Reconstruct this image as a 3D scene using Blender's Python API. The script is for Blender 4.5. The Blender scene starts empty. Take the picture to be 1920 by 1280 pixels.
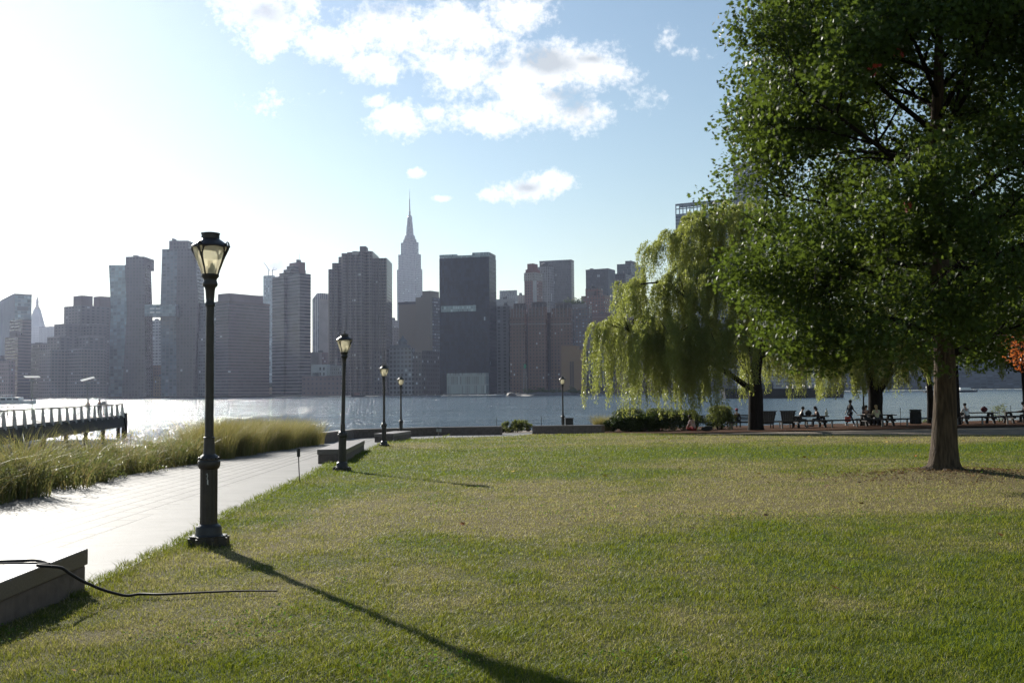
import bpy, bmesh, math, random
import numpy as np
from mathutils import Vector, Matrix
random.seed(7); rng = np.random.default_rng(7)
sc = bpy.context.scene
col = sc.collection
R = math.radians
PI = math.pi
# ---------------------------------------------------------------- camera
F = 1867.0; PITCH = R(2.76); ROLL = R(-0.5)
CM = Matrix.Rotation(PI/2 + PITCH, 3, 'X') @ Matrix.Rotation(ROLL, 3, 'Z')
cam = bpy.data.cameras.new('camera'); camo = bpy.data.objects.new('camera', cam); col.objects.link(camo)
cam.sensor_width = 36.0; cam.lens = F/1920*36; cam.clip_start = 0.1; cam.clip_end = 30000
camo.matrix_world = CM.to_4x4(); sc.camera = camo
def D(px, py):
    return CM @ Vector(((px-960)/F, -(py-640)/F, -1))
def P(px, py, Y):                       # the point of a sight line at distance Y
    d = D(px, py); return d*(Y/d.y)
def gz(x, y):                           # the park ground: falls towards the river, a little higher to the right
    return -1.63 - 0.0208*y + 0.012*max(0.0, x+4) if y > -5 else -1.63+0.104+0.012*max(0.0, x+4)
def gzn(x, y):
    return -1.63 - 0.0208*np.maximum(y, -5) + 0.012*np.maximum(0.0, x+4)
def G(px, py):                          # a sight line meets the ground
    d = D(px, py); t = 20.0
    for _ in range(60):
        p = d*t; h = gz(p.x, p.y)
        t = t*0.5 + 0.5*(h/d.z)
    return Vector((d.x*t, d.y*t, gz(d.x*t, d.y*t)))
WATER = -5.0
# ---------------------------------------------------------------- tagging
def tag(o, label=None, cat=None, group=None, kind=None):
    if label: o['label'] = label
    if cat: o['category'] = cat
    if group: o['group'] = group
    if kind: o['kind'] = kind
    return o
def empty(name, loc=(0,0,0), rz=0, label=None, cat=None, group=None):
    o = bpy.data.objects.new(name, None); col.objects.link(o)
    o.location = loc; o.rotation_euler = (0,0,rz); o.empty_display_size = 0.2
    return tag(o, label, cat, group)
def copy_tree(o, parent=None):
    c = o.copy(); col.objects.link(c); c.parent = parent
    for ch in list(o.children): copy_tree(ch, c)
    return c
def link(name, me, mat, parent=None, origin=None):
    o = bpy.data.objects.new(name, me); col.objects.link(o)
    if mat: me.materials.append(mat)
    if parent is not None: o.parent = parent
    if origin is not None:
        me.transform(Matrix.Translation(-Vector(origin))); o.location = origin
    return o
# ---------------------------------------------------------------- mesh builder
class MB:
    def __init__(s): s.v = []; s.f = []; s.smooth = False
    def add(s, vs, fs):
        b = len(s.v); s.v += [tuple(v) for v in vs]; s.f += [tuple(b+i for i in f) for f in fs]; return s
    def box(s, x0, x1, y0, y1, z0, z1, T=None):
        vs = [(x,y,z) for z in (z0,z1) for y in (y0,y1) for x in (x0,x1)]
        if T is not None: vs = [T @ Vector(v) for v in vs]
        return s.add(vs, [(0,2,3,1),(4,5,7,6),(0,1,5,4),(2,6,7,3),(0,4,6,2),(1,3,7,5)])
    def bbox(s, x0, x1, y0, y1, z0, z1, b=0.01, T=None):      # box with chamfered edges
        bm = bmesh.new(); bmesh.ops.create_cube(bm, size=1)
        for v in bm.verts: v.co = Vector(((x0+x1)/2+v.co.x*(x1-x0), (y0+y1)/2+v.co.y*(y1-y0), (z0+z1)/2+v.co.z*(z1-z0)))
        bmesh.ops.bevel(bm, geom=bm.edges[:], offset=b, segments=2, affect='EDGES', profile=0.5)
        bm.verts.index_update()
        vs = [v.co.copy() for v in bm.verts]
        if T is not None: vs = [T @ v for v in vs]
        fs = [[v.index for v in f.verts] for f in bm.faces]; bm.free()
        return s.add(vs, fs)
    def prism(s, poly, z0, z1):
        n = len(poly); vs = [(x,y,z0) for x,y in poly]+[(x,y,z1) for x,y in poly]
        return s.add(vs, [tuple(range(n))[::-1], tuple(range(n,2*n))]+[(i,(i+1)%n,n+(i+1)%n,n+i) for i in range(n)])
    def lathe(s, prof, seg=16, c=(0,0,0), cap=True, a0=0.0, a1=2*PI):
        full = abs(a1-a0-2*PI) < 1e-6; m = seg if full else seg+1
        vs = [(c[0]+r*math.cos(a0+(a1-a0)*k/seg), c[1]+r*math.sin(a0+(a1-a0)*k/seg), c[2]+z) for r,z in prof for k in range(m)]
        fs = []
        for i in range(len(prof)-1):
            for k in range(seg):
                k2 = (k+1) % m
                fs.append((i*m+k, i*m+k2, (i+1)*m+k2, (i+1)*m+k))
        if cap and full:
            fs.append(tuple(range(m))[::-1]); fs.append(tuple((len(prof)-1)*m+k for k in range(m)))
        return s.add(vs, fs)
    def tube(s, pts, rad, seg=8, cap=True):
        pts = [Vector(p) for p in pts]; n = len(pts)
        if not hasattr(rad, '__len__'): rad = [rad]*n
        vs = []; u = None
        for i, p in enumerate(pts):
            t = (pts[min(i+1,n-1)]-pts[max(i-1,0)]).normalized()
            if u is None: u = t.orthogonal().normalized()
            u = (u - t*u.dot(t)); u = u.normalized() if u.length > 1e-6 else t.orthogonal().normalized()
            w = t.cross(u)
            for k in range(seg):
                a = 2*PI*k/seg; vs.append(p+(u*math.cos(a)+w*math.sin(a))*rad[i])
        fs = [(i*seg+k, i*seg+(k+1)%seg, (i+1)*seg+(k+1)%seg, (i+1)*seg+k) for i in range(n-1) for k in range(seg)]
        if cap: fs += [tuple(range(seg))[::-1], tuple((n-1)*seg+k for k in range(seg))]
        return s.add(vs, fs)
    def ball(s, c, r, seg=12, rings=8, T=None):
        if not hasattr(r, '__len__'): r = (r,r,r)
        vs = [(0,0,-1)]+[(math.sin(PI*i/rings)*math.cos(2*PI*k/seg), math.sin(PI*i/rings)*math.sin(2*PI*k/seg), -math.cos(PI*i/rings)) for i in range(1,rings) for k in range(seg)]+[(0,0,1)]
        vs = [Vector((v[0]*r[0],v[1]*r[1],v[2]*r[2])) for v in vs]
        if T is not None: vs = [T @ v for v in vs]
        vs = [v+Vector(c) for v in vs]
        fs = [(0,1+(k+1)%seg,1+k) for k in range(seg)]
        for i in range(rings-2):
            for k in range(seg): fs.append((1+i*seg+k,1+i*seg+(k+1)%seg,1+(i+1)*seg+(k+1)%seg,1+(i+1)*seg+k))
        e = len(vs)-1; b = 1+(rings-2)*seg
        fs += [(b+k,b+(k+1)%seg,e) for k in range(seg)]
        return s.add(vs, fs)
    def build(s, name, mat, parent=None, origin=None, smooth=False):
        me = bpy.data.meshes.new(name); me.from_pydata(s.v, [], s.f); me.validate()
        if smooth:
            me.polygons.foreach_set('use_smooth', [True]*len(me.polygons))
            try: me.set_sharp_from_angle(angle=R(38))
            except Exception: pass
        me.update()
        if parent is not None and origin is None and parent.get('_world'):
            me.transform(Matrix.Translation(-Vector(parent.location)))
        return link(name, me, mat, parent, origin)
def wempty(name, loc, label=None, cat=None, group=None):      # a thing whose parts are written in world coordinates
    o = empty(name, loc, 0, label, cat, group); o['_world'] = 1; return o
def npmesh(name, V, Fq, mat, parent=None, attr=None, origin=None, smooth=False):
    """V (n,3), Fq (m,k) all faces k-gons; attr (n,) value stored per vertex as 'tint'"""
    me = bpy.data.meshes.new(name); n = len(V); m, k = Fq.shape
    if origin is None and parent is not None and parent.get('_world'): V = V - np.array(parent.location)
    if origin is not None: V = V - np.array(origin)
    me.vertices.add(n); me.vertices.foreach_set('co', np.ascontiguousarray(V, dtype=np.float32).ravel())
    me.loops.add(m*k); me.loops.foreach_set('vertex_index', np.ascontiguousarray(Fq, dtype=np.int32).ravel())
    me.polygons.add(m); me.polygons.foreach_set('loop_start', np.arange(0, m*k, k, dtype=np.int32))
    if smooth: me.polygons.foreach_set('use_smooth', np.ones(m, dtype=bool))
    me.update(calc_edges=True)
    if attr is not None:
        a = me.attributes.new('tint', 'FLOAT', 'POINT'); a.data.foreach_set('value', np.ascontiguousarray(attr, dtype=np.float32))
    o = link(name, me, mat, parent)
    if origin is not None: o.location = origin
    return o
# ---------------------------------------------------------------- numpy value noise
def vnoise(x, y, scale, seed):
    g = np.random.default_rng(seed).random((256,256)); x = x/scale+1000; y = y/scale+1000
    xi = np.floor(x).astype(int); yi = np.floor(y).astype(int); fx = x-xi; fy = y-yi
    fx = fx*fx*(3-2*fx); fy = fy*fy*(3-2*fy)
    a = g[xi%256,yi%256]; b = g[(xi+1)%256,yi%256]; c = g[xi%256,(yi+1)%256]; d = g[(xi+1)%256,(yi+1)%256]
    return (a*(1-fx)+b*fx)*(1-fy)+(c*(1-fx)+d*fx)*fy
def fbm(x, y, scale, seed, octv=4):
    t = 0; a = 1; s = 0
    for k in range(octv):
        t = t+a*vnoise(x, y, scale/2**k, seed+k); s += a; a *= 0.55
    return t/s
# ---------------------------------------------------------------- materials
def newmat(name):
    m = bpy.data.materials.new(name); m.use_nodes = True; nt = m.node_tree; nt.nodes.clear()
    out = nt.nodes.new('ShaderNodeOutputMaterial'); return m, nt, out
def N(nt, t, **kw):
    n = nt.nodes.new(t)
    for k, v in kw.items(): setattr(n, k, v)
    return n
def math_(nt, op, a, b=None, c=None, clamp=False):
    n = N(nt, 'ShaderNodeMath', operation=op); n.use_clamp = clamp
    for i, x in enumerate((a, b, c)):
        if x is None: continue
        if hasattr(x, 'is_linked'): nt.links.new(x, n.inputs[i])
        else: n.inputs[i].default_value = x
    return n.outputs[0]
def mixc(nt, f, a, b):
    n = N(nt, 'ShaderNodeMix', data_type='RGBA')
    for s, x in ((n.inputs[0], f), (n.inputs[6], a), (n.inputs[7], b)):
        if hasattr(x, 'is_linked'): nt.links.new(x, s)
        elif hasattr(x, '__len__'): s.default_value = (*x[:3], 1)
        else: s.default_value = x
    return n.outputs[2]
def noise(nt, vec, scale, detail=4, rough=0.55):
    n = N(nt, 'ShaderNodeTexNoise'); n.inputs['Scale'].default_value = scale; n.inputs['Detail'].default_value = detail; n.inputs['Roughness'].default_value = rough
    if vec is not None: nt.links.new(vec, n.inputs['Vector'])
    return n.outputs[0]
def ramp(nt, f, a, b):                   # map a..b to 0..1, clamped
    n = N(nt, 'ShaderNodeMapRange'); nt.links.new(f, n.inputs[0]); n.inputs[1].default_value = a; n.inputs[2].default_value = b
    return n.outputs[0]
def mat(name, c, rough=0.7, c2=None, scale=3.0, bump=0.0, bscale=20.0, metal=0.0, spec=0.5, stretch=None, coat=0, bdist=0.02):
    m, nt, out = newmat(name); p = N(nt, 'ShaderNodeBsdfPrincipled'); nt.links.new(p.outputs[0], out.inputs[0])
    p.inputs['Roughness'].default_value = rough; p.inputs['Metallic'].default_value = metal; p.inputs['Specular IOR Level'].default_value = spec
    p.inputs['Coat Weight'].default_value = coat
    tc = N(nt, 'ShaderNodeTexCoord').outputs['Object']
    if stretch:
        mp = N(nt, 'ShaderNodeMapping'); mp.inputs['Scale'].default_value = stretch; nt.links.new(tc, mp.inputs[0]); tc = mp.outputs[0]
    if c2 is None: c2 = tuple(x*0.72 for x in c)
    f = ramp(nt, noise(nt, tc, scale, 6), 0.35, 0.65)
    nt.links.new(mixc(nt, f, c, c2), p.inputs['Base Color'])
    if bump:
        b = N(nt, 'ShaderNodeBump'); b.inputs['Strength'].default_value = bump; b.inputs['Distance'].default_value = bdist
        nt.links.new(noise(nt, tc, bscale, 8), b.inputs['Height']); nt.links.new(b.outputs[0], p.inputs['Normal'])
    return m
def leafmat(name, c1, c2, c3=None, trans=0.4, tcol=None, rough=0.4, spec=0.5, share3=0.9):
    """two-sided foliage: reflects, and lets some sun through; 'tint' picks the leaf's own colour"""
    m, nt, out = newmat(name); a = N(nt, 'ShaderNodeAttribute', attribute_name='tint')
    c = mixc(nt, a.outputs['Fac'], c1, c2)
    if c3 is not None: c = mixc(nt, ramp(nt, a.outputs['Fac'], share3, min(1.0, share3+0.06)), c, c3)
    p = N(nt, 'ShaderNodeBsdfPrincipled'); p.inputs['Roughness'].default_value = rough; p.inputs['Specular IOR Level'].default_value = spec
    nt.links.new(c, p.inputs['Base Color'])
    t = N(nt, 'ShaderNodeBsdfTranslucent')
    tc = mixc(nt, 0.5, c, tcol if tcol else tuple(x*2 for x in c2)); nt.links.new(tc, t.inputs[0])
    mx = N(nt, 'ShaderNodeMixShader'); mx.inputs[0].default_value = trans
    nt.links.new(p.outputs[0], mx.inputs[1]); nt.links.new(t.outputs[0], mx.inputs[2]); nt.links.new(mx.outputs[0], out.inputs[0])
    return m
def facade(name, wall_, glass=(0.03,0.035,0.045), fh=3.2, bw=3.0, fx=0.6, fz=0.55, bright=0.025, bcol=(0.55,0.58,0.6), grough=0.12, wall2=None, wrough=0.8, spec=0.5):
    wall = wall_; bright = bright*0.45
    """masonry or curtain wall: floors fh high, bays bw wide, a window filling fx by fz of each"""
    m, nt, out = newmat(name); tc = N(nt, 'ShaderNodeTexCoord').outputs['Object']
    s = N(nt, 'ShaderNodeSeparateXYZ'); nt.links.new(tc, s.inputs[0])
    u = math_(nt, 'DIVIDE', math_(nt, 'ADD', s.outputs[0], s.outputs[1]), bw); v = math_(nt, 'DIVIDE', s.outputs[2], fh)
    iu = math_(nt, 'FLOOR', u); iv = math_(nt, 'FLOOR', v); fu = math_(nt, 'FRACT', u); fv = math_(nt, 'FRACT', v)
    mu = math_(nt, 'LESS_THAN', math_(nt, 'ABSOLUTE', math_(nt, 'SUBTRACT', fu, 0.5)), fx/2)
    mv = math_(nt, 'LESS_THAN', math_(nt, 'ABSOLUTE', math_(nt, 'SUBTRACT', fv, 0.5)), fz/2)
    mask = math_(nt, 'MULTIPLY', mu, mv)
    cb = N(nt, 'ShaderNodeCombineXYZ'); nt.links.new(iu, cb.inputs[0]); nt.links.new(iv, cb.inputs[1])
    wn = N(nt, 'ShaderNodeTexWhiteNoise', noise_dimensions='3D'); nt.links.new(cb.outputs[0], wn.inputs[0])
    glint_or_blind = math_(nt, 'GREATER_THAN', wn.outputs[0], 1-bright)
    g = mixc(nt, ramp(nt, wn.outputs[0], 0, 1), tuple(x*0.6 for x in glass), tuple(min(1,x*1.6) for x in glass))
    g = mixc(nt, glint_or_blind, g, bcol)  # random panes paled: bright reflections and light blinds put into the colour
    w2 = wall2 if wall2 else tuple(x*0.8 for x in wall)
    w = mixc(nt, ramp(nt, noise(nt, tc, 0.05, 6), 0.3, 0.7), wall, w2)
    p = N(nt, 'ShaderNodeBsdfPrincipled'); p.inputs['Specular IOR Level'].default_value = spec; nt.links.new(mixc(nt, mask, w, g), p.inputs['Base Color'])
    rr = N(nt, 'ShaderNodeMix', data_type='FLOAT'); nt.links.new(mask, rr.inputs[0]); rr.inputs[2].default_value = wrough; rr.inputs[3].default_value = grough
    nt.links.new(rr.outputs[0], p.inputs['Roughness'])
    nt.links.new(p.outputs[0], out.inputs[0]); return m
M = {}
M['iron'] = mat('painted_black_iron', (0.016,0.013,0.012), 0.42, (0.03,0.024,0.02), 9, 0.25, 60)
M['granite'] = mat('granite', (0.17,0.135,0.115), 0.5, (0.115,0.09,0.078), 60, 0.15, 120)
M['granite_rough'] = mat('split_granite', (0.17,0.125,0.105), 0.8, (0.10,0.075,0.062), 6, 0.8, 12)
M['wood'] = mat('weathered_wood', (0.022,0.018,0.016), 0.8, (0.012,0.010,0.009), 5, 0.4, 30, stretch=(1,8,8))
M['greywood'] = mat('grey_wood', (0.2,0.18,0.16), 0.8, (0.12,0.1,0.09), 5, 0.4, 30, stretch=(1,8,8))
M['rubber'] = mat('dark_rubber', (0.02,0.018,0.02), 0.6, spec=0.25)
M['white'] = mat('white_paint', (0.75,0.75,0.74), 0.4)
M['steel'] = mat('grey_steel', (0.3,0.31,0.32), 0.4, metal=0.6)
M['dark'] = mat('dark_metal', (0.015,0.017,0.02), 0.45)
M['rock'] = mat('wet_rock', (0.09,0.085,0.08), 0.7, (0.04,0.038,0.036), 1.2, 0.8, 5)
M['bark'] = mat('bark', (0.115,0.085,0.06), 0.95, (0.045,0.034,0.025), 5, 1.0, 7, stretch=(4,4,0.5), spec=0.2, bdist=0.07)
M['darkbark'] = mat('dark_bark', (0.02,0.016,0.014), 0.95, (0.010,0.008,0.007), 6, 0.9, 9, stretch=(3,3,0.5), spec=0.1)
M['concrete'] = mat('concrete', (0.35,0.34,0.33), 0.75, (0.26,0.25,0.24), 2, 0.3, 30)
# ================================================================ people (built first, before the heavy meshes)
SKIN = mat('skin', (0.42,0.26,0.19), 0.55, (0.38,0.22,0.16), 30); SKIN2 = mat('dark_skin', (0.13,0.07,0.045), 0.5, (0.11,0.06,0.04), 30)
_cl = {}
def cloth(c):
    if c not in _cl: _cl[c] = mat('cloth', c, 0.85, None, 14, 0.3, 40)
    return _cl[c]
def skin_obj(name, V, E, rad, root, m, parent, sub=1):
    me = bpy.data.meshes.new(name); me.from_pydata(V, E, []); o = bpy.data.objects.new(name, me); col.objects.link(o)
    o.modifiers.new('s', 'SKIN'); sd = me.skin_vertices[0].data
    for i, r in enumerate(rad): sd[i].radius = (r, r); sd[i].use_root = (i == root)
    ss = o.modifiers.new('d', 'SUBSURF'); ss.levels = sub; ss.render_levels = sub
    dg = bpy.context.evaluated_depsgraph_get(); me2 = bpy.data.meshes.new_from_object(o.evaluated_get(dg))
    bpy.data.objects.remove(o); bpy.data.meshes.remove(me); me2.name = name
    me2.polygons.foreach_set('use_smooth', [True]*len(me2.polygons))
    return link(name, me2, m, parent)
def person(loc, rz, label, pose, top, legs, skin=SKIN, hair=(0.02,0.015,0.012), hairlen=0.0, cap=None, scale=1.0, sleeves=True, group=None, shoe=(0.03,0.03,0.03)):
    J = {}
    if pose in ('stand', 'walk', 'lean'):
        hz = 0.92
        J['hip'] = (0,0,hz)
        fl, bl = (0.0, 0.0) if pose != 'walk' else (0.30, -0.30)
        for s, sx, dy in (('l',-0.1,fl), ('r',0.1,bl)):
            J['hj'+s] = (sx,0,0.88); J['kn'+s] = (sx, dy*0.55+(0.06 if pose == 'walk' else 0.01), 0.5)
            J['an'+s] = (sx, dy*1.25, 0.09 if dy >= 0 else 0.16); J['to'+s] = (sx*1.15, dy*1.25+0.2, 0.05 if dy >= 0 else 0.05)
        lean = 0.1 if pose == 'lean' else 0.03
        J['wa'] = (0,0.2*lean,1.08); J['ch'] = (0,0.8*lean,1.3); J['nk'] = (0,lean*1.1,1.49); base = 0.0
        arms = {'stand': ((0.03,1.12),(0.08,0.86)), 'walk': ((0.12,1.14),(0.3,0.98)), 'lean': ((0.15,1.15),(0.42,1.08))}[pose]
    elif pose in ('sit', 'table'):
        J['hip'] = (0,0,0.52)
        for s, sx in (('l',-0.1), ('r',0.1)):
            J['hj'+s] = (sx,0.03,0.5); J['kn'+s] = (sx*1.3,0.45,0.5); J['an'+s] = (sx*1.3,0.45,0.09); J['to'+s] = (sx*1.4,0.64,0.05)
        l = 0.2 if pose == 'table' else -0.05
        J['wa'] = (0,l*0.25,0.7); J['ch'] = (0,l*0.7,0.92); J['nk'] = (0,l,1.11)
        arms = ((l*0.7+0.08,0.8),(l*0.7+0.34,0.78 if pose == 'table' else 0.62))
    else:  # ground: cross-legged on the grass
        J['hip'] = (0,0,0.13)
        for s, sx in (('l',-1), ('r',1)):
            J['hj'+s] = (sx*0.11,0.04,0.12); J['kn'+s] = (sx*0.36,0.34,0.13); J['an'+s] = (sx*-0.02,0.40+0.05*sx,0.08); J['to'+s] = (sx*-0.2,0.42+0.05*sx,0.06)
        J['wa'] = (0,0.03,0.31); J['ch'] = (0,0.13,0.54); J['nk'] = (0,0.24,0.72); arms = ((0.22,0.44),(0.4,0.28))
    nk = Vector(J['nk']); ch = Vector(J['ch']); up = (nk-ch).normalized(); fw = Vector((0,1,0))
    J['h1'] = nk+up*0.09+fw*0.01; J['h2'] = nk+up*0.2+fw*0.03; J['h3'] = nk+up*0.29+fw*0.01; J['nose'] = nk+up*0.16+fw*0.135
    for s, sx in (('l',-1), ('r',1)):
        d = 1
        if pose == 'walk': d = 1 if s == 'r' else -0.6
        J['sh'+s] = (sx*0.18, ch.y+0.55*(nk.y-ch.y), ch.z+0.62*(nk.z-ch.z)); J['el'+s] = (sx*0.24, arms[0][0]*d, arms[0][1]); J['wr'+s] = (sx*(0.2 if pose != 'stand' else 0.25), arms[1][0]*d, arms[1][1])
        w = Vector(J['wr'+s]); dr = (w-Vector(J['el'+s])).normalized(); sd = Vector((1,0,0)); J['pa'+s] = w+dr*0.07
        for k in range(4): J['f%d%s' % (k,s)] = w+dr*(0.135+0.012*(1.5-abs(k-1.4)))+sd*(k-1.5)*0.021; J['g%d%s' % (k,s)] = J['f%d%s' % (k,s)]+dr*0.035+Vector((0,0,-0.02))
        J['th'+s] = w+dr*0.06-sd*sx*0.05; J['ti'+s] = J['th'+s]+dr*0.045
    rad = dict(hip=0.125, wa=0.115, ch=0.14, nk=0.055, h1=0.075, h2=0.098, h3=0.06, nose=0.018)
    for s in 'lr':
        rad.update({'hj'+s:0.085,'kn'+s:0.058,'an'+s:0.04,'to'+s:0.035,'sh'+s:0.06,'el'+s:0.042,'wr'+s:0.028,'pa'+s:0.035,'th'+s:0.012,'ti'+s:0.009})
        for k in range(4): rad['f%d%s'%(k,s)] = 0.0095; rad['g%d%s'%(k,s)] = 0.008
    E = [('hip','wa'),('wa','ch'),('ch','nk'),('nk','h1'),('h1','h2'),('h2','h3'),('h2','nose')]
    for s in 'lr':
        E += [('hip','hj'+s),('hj'+s,'kn'+s),('kn'+s,'an'+s),('an'+s,'to'+s),('ch','sh'+s),('sh'+s,'el'+s),('el'+s,'wr'+s),('wr'+s,'pa'+s),('wr'+s,'th'+s),('th'+s,'ti'+s)]
        for k in range(4): E += [('pa'+s,'f%d%s'%(k,s)),('f%d%s'%(k,s),'g%d%s'%(k,s))]
    def part(name, keys, grow, m, root, extra=None):
        ks = list(keys); idx = {k:i for i,k in enumerate(ks)}
        V = [tuple(Vector(J[k])*scale) for k in ks]; ed = [(idx[a],idx[b]) for a,b in E if a in idx and b in idx]
        return skin_obj(name, V, ed, [(rad[k]+grow)*scale for k in ks], idx[root], m, root_o)
    root_o = empty('person', loc, rz, label, 'person', group)
    part('body', list(J), 0, skin, 'hip')
    tk = ['hip','wa','ch']+['sh'+s for s in 'lr']+['el'+s for s in 'lr']+(['wr'+s for s in 'lr'] if sleeves else [])
    part('shirt', tk, 0.018, cloth(top), 'wa')
    part('trousers', ['hip','hjl','hjr','knl','knr','anl','anr'], 0.014, cloth(legs), 'hip')
    for s in 'lr': sh = MB(); sh.tube([Vector(J['an'+s])*scale+Vector((0,-0.05,-0.02))*scale, Vector(J['to'+s])*scale], [0.055*scale,0.045*scale], 8); sh.build('shoe', cloth(shoe), root_o, smooth=True)
    hp = Vector(J['h2']); hb = MB(); hb.ball((hp+Vector((0,-0.025,0.03)))*scale, (0.112*scale,0.122*scale,0.115*scale), 12, 8)
    if hairlen: hb.tube([(hp+Vector((0,-0.07,0.0)))*scale, (hp+Vector((0,-0.13,-hairlen*0.5)))*scale, (hp+Vector((0,-0.12,-hairlen)))*scale], [0.085*scale,0.09*scale,0.05*scale], 8)
    if cap:
        hb.build('hair', cloth(hair), root_o, smooth=True)
        cb = MB(); cb.ball((hp+Vector((0,-0.01,0.06)))*scale, (0.12*scale,0.13*scale,0.1*scale), 12, 8); cb.tube([(hp+Vector((0,0.08,0.04)))*scale,(hp+Vector((0,0.2,0.02)))*scale],[0.07*scale,0.05*scale],8)
        cb.build('cap', cloth(cap), root_o, smooth=True)
    else: hb.build('hair', cloth(hair), root_o, smooth=True)
    return root_o
def at(px, Y, dz=0):                    # a spot on the park ground in a given column at distance Y
    d = D(px, 790); x = d.x*Y/d.y; return Vector((x, Y, gz(x, Y)+dz))
YG = 68.0
p = person(at(1301,66.2), R(40), 'person in a pale pink shirt sitting on the grass edge beside a dark bag', 'ground', (0.5,0.36,0.36), (0.28,0.02,0.02), hairlen=0.3)
p = person(at(1382,72.2,0.0), R(-25), 'person in a red cap sitting on a slatted bench by the willow', 'sit', (0.03,0.03,0.035), (0.05,0.05,0.06), cap=(0.45,0.04,0.05), scale=0.95)
p = person(at(1499,70.0), R(-90), 'person in a dark jacket sitting at a picnic table facing the backpack', 'table', (0.02,0.022,0.03), (0.02,0.02,0.025), sleeves=True)
p = person(at(1536,70.0), R(90), 'person with shoulder length dark hair leaning on the picnic table across from the backpack', 'table', (0.04,0.022,0.025), (0.015,0.02,0.04), hairlen=0.22)
p = person(at(1594,69.0), R(-78), 'person in a dark tee shirt walking along the river path with a red bag', 'walk', (0.018,0.02,0.03), (0.015,0.018,0.03), sleeves=False, skin=SKIN2, shoe=(0.5,0.5,0.5))
WALKER = p
p = person(at(1645,69.2), R(-5), 'person in a pale yellow top with long fair hair sitting at a picnic table', 'table', (0.5,0.46,0.28), (0.03,0.03,0.04), hair=(0.35,0.24,0.11), hairlen=0.3)
p = person(at(1622,71.2), R(180), 'person in a dark red top sitting at a picnic table facing the lawn', 'table', (0.06,0.02,0.022), (0.02,0.02,0.03), sleeves=False)
p = person(at(1813,69.4), R(0), 'person in a white shirt sitting with their back to the lawn at a picnic table', 'table', (0.72,0.72,0.72), (0.02,0.02,0.025))
p = person(at(1927,69.6), R(80), 'person in dark clothes leaning over the picnic table at the edge of the picture', 'table', (0.02,0.02,0.028), (0.02,0.02,0.025))
PIERZ = -2.45
def atp(px, py, z):
    d = D(px, py); return d*(z/d.z)
p = person(atp(166,781,PIERZ), R(60), 'person in a brown jacket standing at the pier railing under the lamp', 'lean', (0.14,0.09,0.07), (0.05,0.045,0.045))
p = person(atp(186,780.5,PIERZ), R(-10), 'person with a blue grey backpack strap standing beside the pier viewer', 'stand', (0.1,0.13,0.17), (0.02,0.02,0.03))
p = None
# ================================================================ ground, lawn edge, path
LAWN_PX = [(161,1101),(233,1064),(333,1016),(410,973),(480,936),(530,911),(567,896),(615,871),(685,846),(712,833),(745,825),(830,820.5),(960,817.5),(1000,814),(1128,812),(1280,813),(1420,815),(1600,815),(1920,815)]
LAWN = [(-4.0,-12.0),(-4.05,2.0)]+[tuple(G(*q)[:2]) for q in LAWN_PX]
LAWN += [(75.0, LAWN[-1][1]-1.5),(75.0,-12.0)]
LAWN_A = np.array(LAWN)
def inside(x, y, poly):
    r = np.zeros(len(x), bool); j = len(poly)-1
    for i in range(len(poly)):
        xi, yi = poly[i]; xj, yj = poly[j]
        c = ((yi > y) != (yj > y)) & (x < (xj-xi)*(y-yi)/(yj-yi+1e-12)+xi); r ^= c; j = i
    return r
# patches of greener and of dried-out turf: pixel centre, radius (m along x, along y), value (+ straw, - green)
SPOTS = [((1750,905),(5.5,3.0),0.75),((1400,935),(7,2.2),0.5),((1250,960),(4,1.4),0.42),((1600,945),(6,1.6),0.4),((500,1000),(1.6,1.6),0.6),((420,1040),(1.0,.7),0.55),
         ((1600,843),(16,5.5),-0.7),((1500,822),(22,3.5),0.6),((1850,824),(12,3.5),0.75),((1150,822),(8,3),0.12),((900,825),(5,4),-0.35),((1000,890),(4,3),-0.35),((620,930),(1.5,5),-0.4),((1250,1020),(2.5,1.2),-0.5),((1750,1050),(2.5,1.5),-0.55),
         ((700,1010),(2,1.6),-0.25),((1700,1200),(1.2,.8),-0.3),((950,1130),(1.0,.6),0.25),((600,1200),(.9,.5),0.2),((800,960),(2.0,1.4),0.3),((1800,960),(3,1),-0.15),((300,1180),(0.9,.4),0.3)]
SPW = [(G(*a), b, c) for a, b, c in SPOTS]
def dry(x, y):                          # 0 lush .. 1 straw
    v = 0.49+1.35*(fbm(x, y, 5.5, 11)-0.5)+0.9*(fbm(x, y*0.6, 1.3, 31, 3)-0.5)+0.7*(fbm(x, y*0.7, 0.42, 131, 2)-0.5)
    for p, (rx, ry), a in SPW: v = v+a*0.8*np.exp(-((x-p.x)/rx)**2-((y-p.y)/ry)**2)
    return np.clip(v, 0, 1)
def grid(xs, ys, zf, name, m, kind='structure', attr=None, mask=None):
    X, Y = np.meshgrid(xs, ys); Z = zf(X, Y); V = np.stack([X.ravel(), Y.ravel(), Z.ravel()], 1); n = len(xs); k = len(ys)
    i = np.arange(n*k).reshape(k, n); Fq = np.stack([i[:-1,:-1].ravel(), i[:-1,1:].ravel(), i[1:,1:].ravel(), i[1:,:-1].ravel()], 1)
    o = npmesh(name, V, Fq, m, attr=attr(X.ravel(), Y.ravel()) if attr else None, smooth=True); o['kind'] = kind; return o
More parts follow.
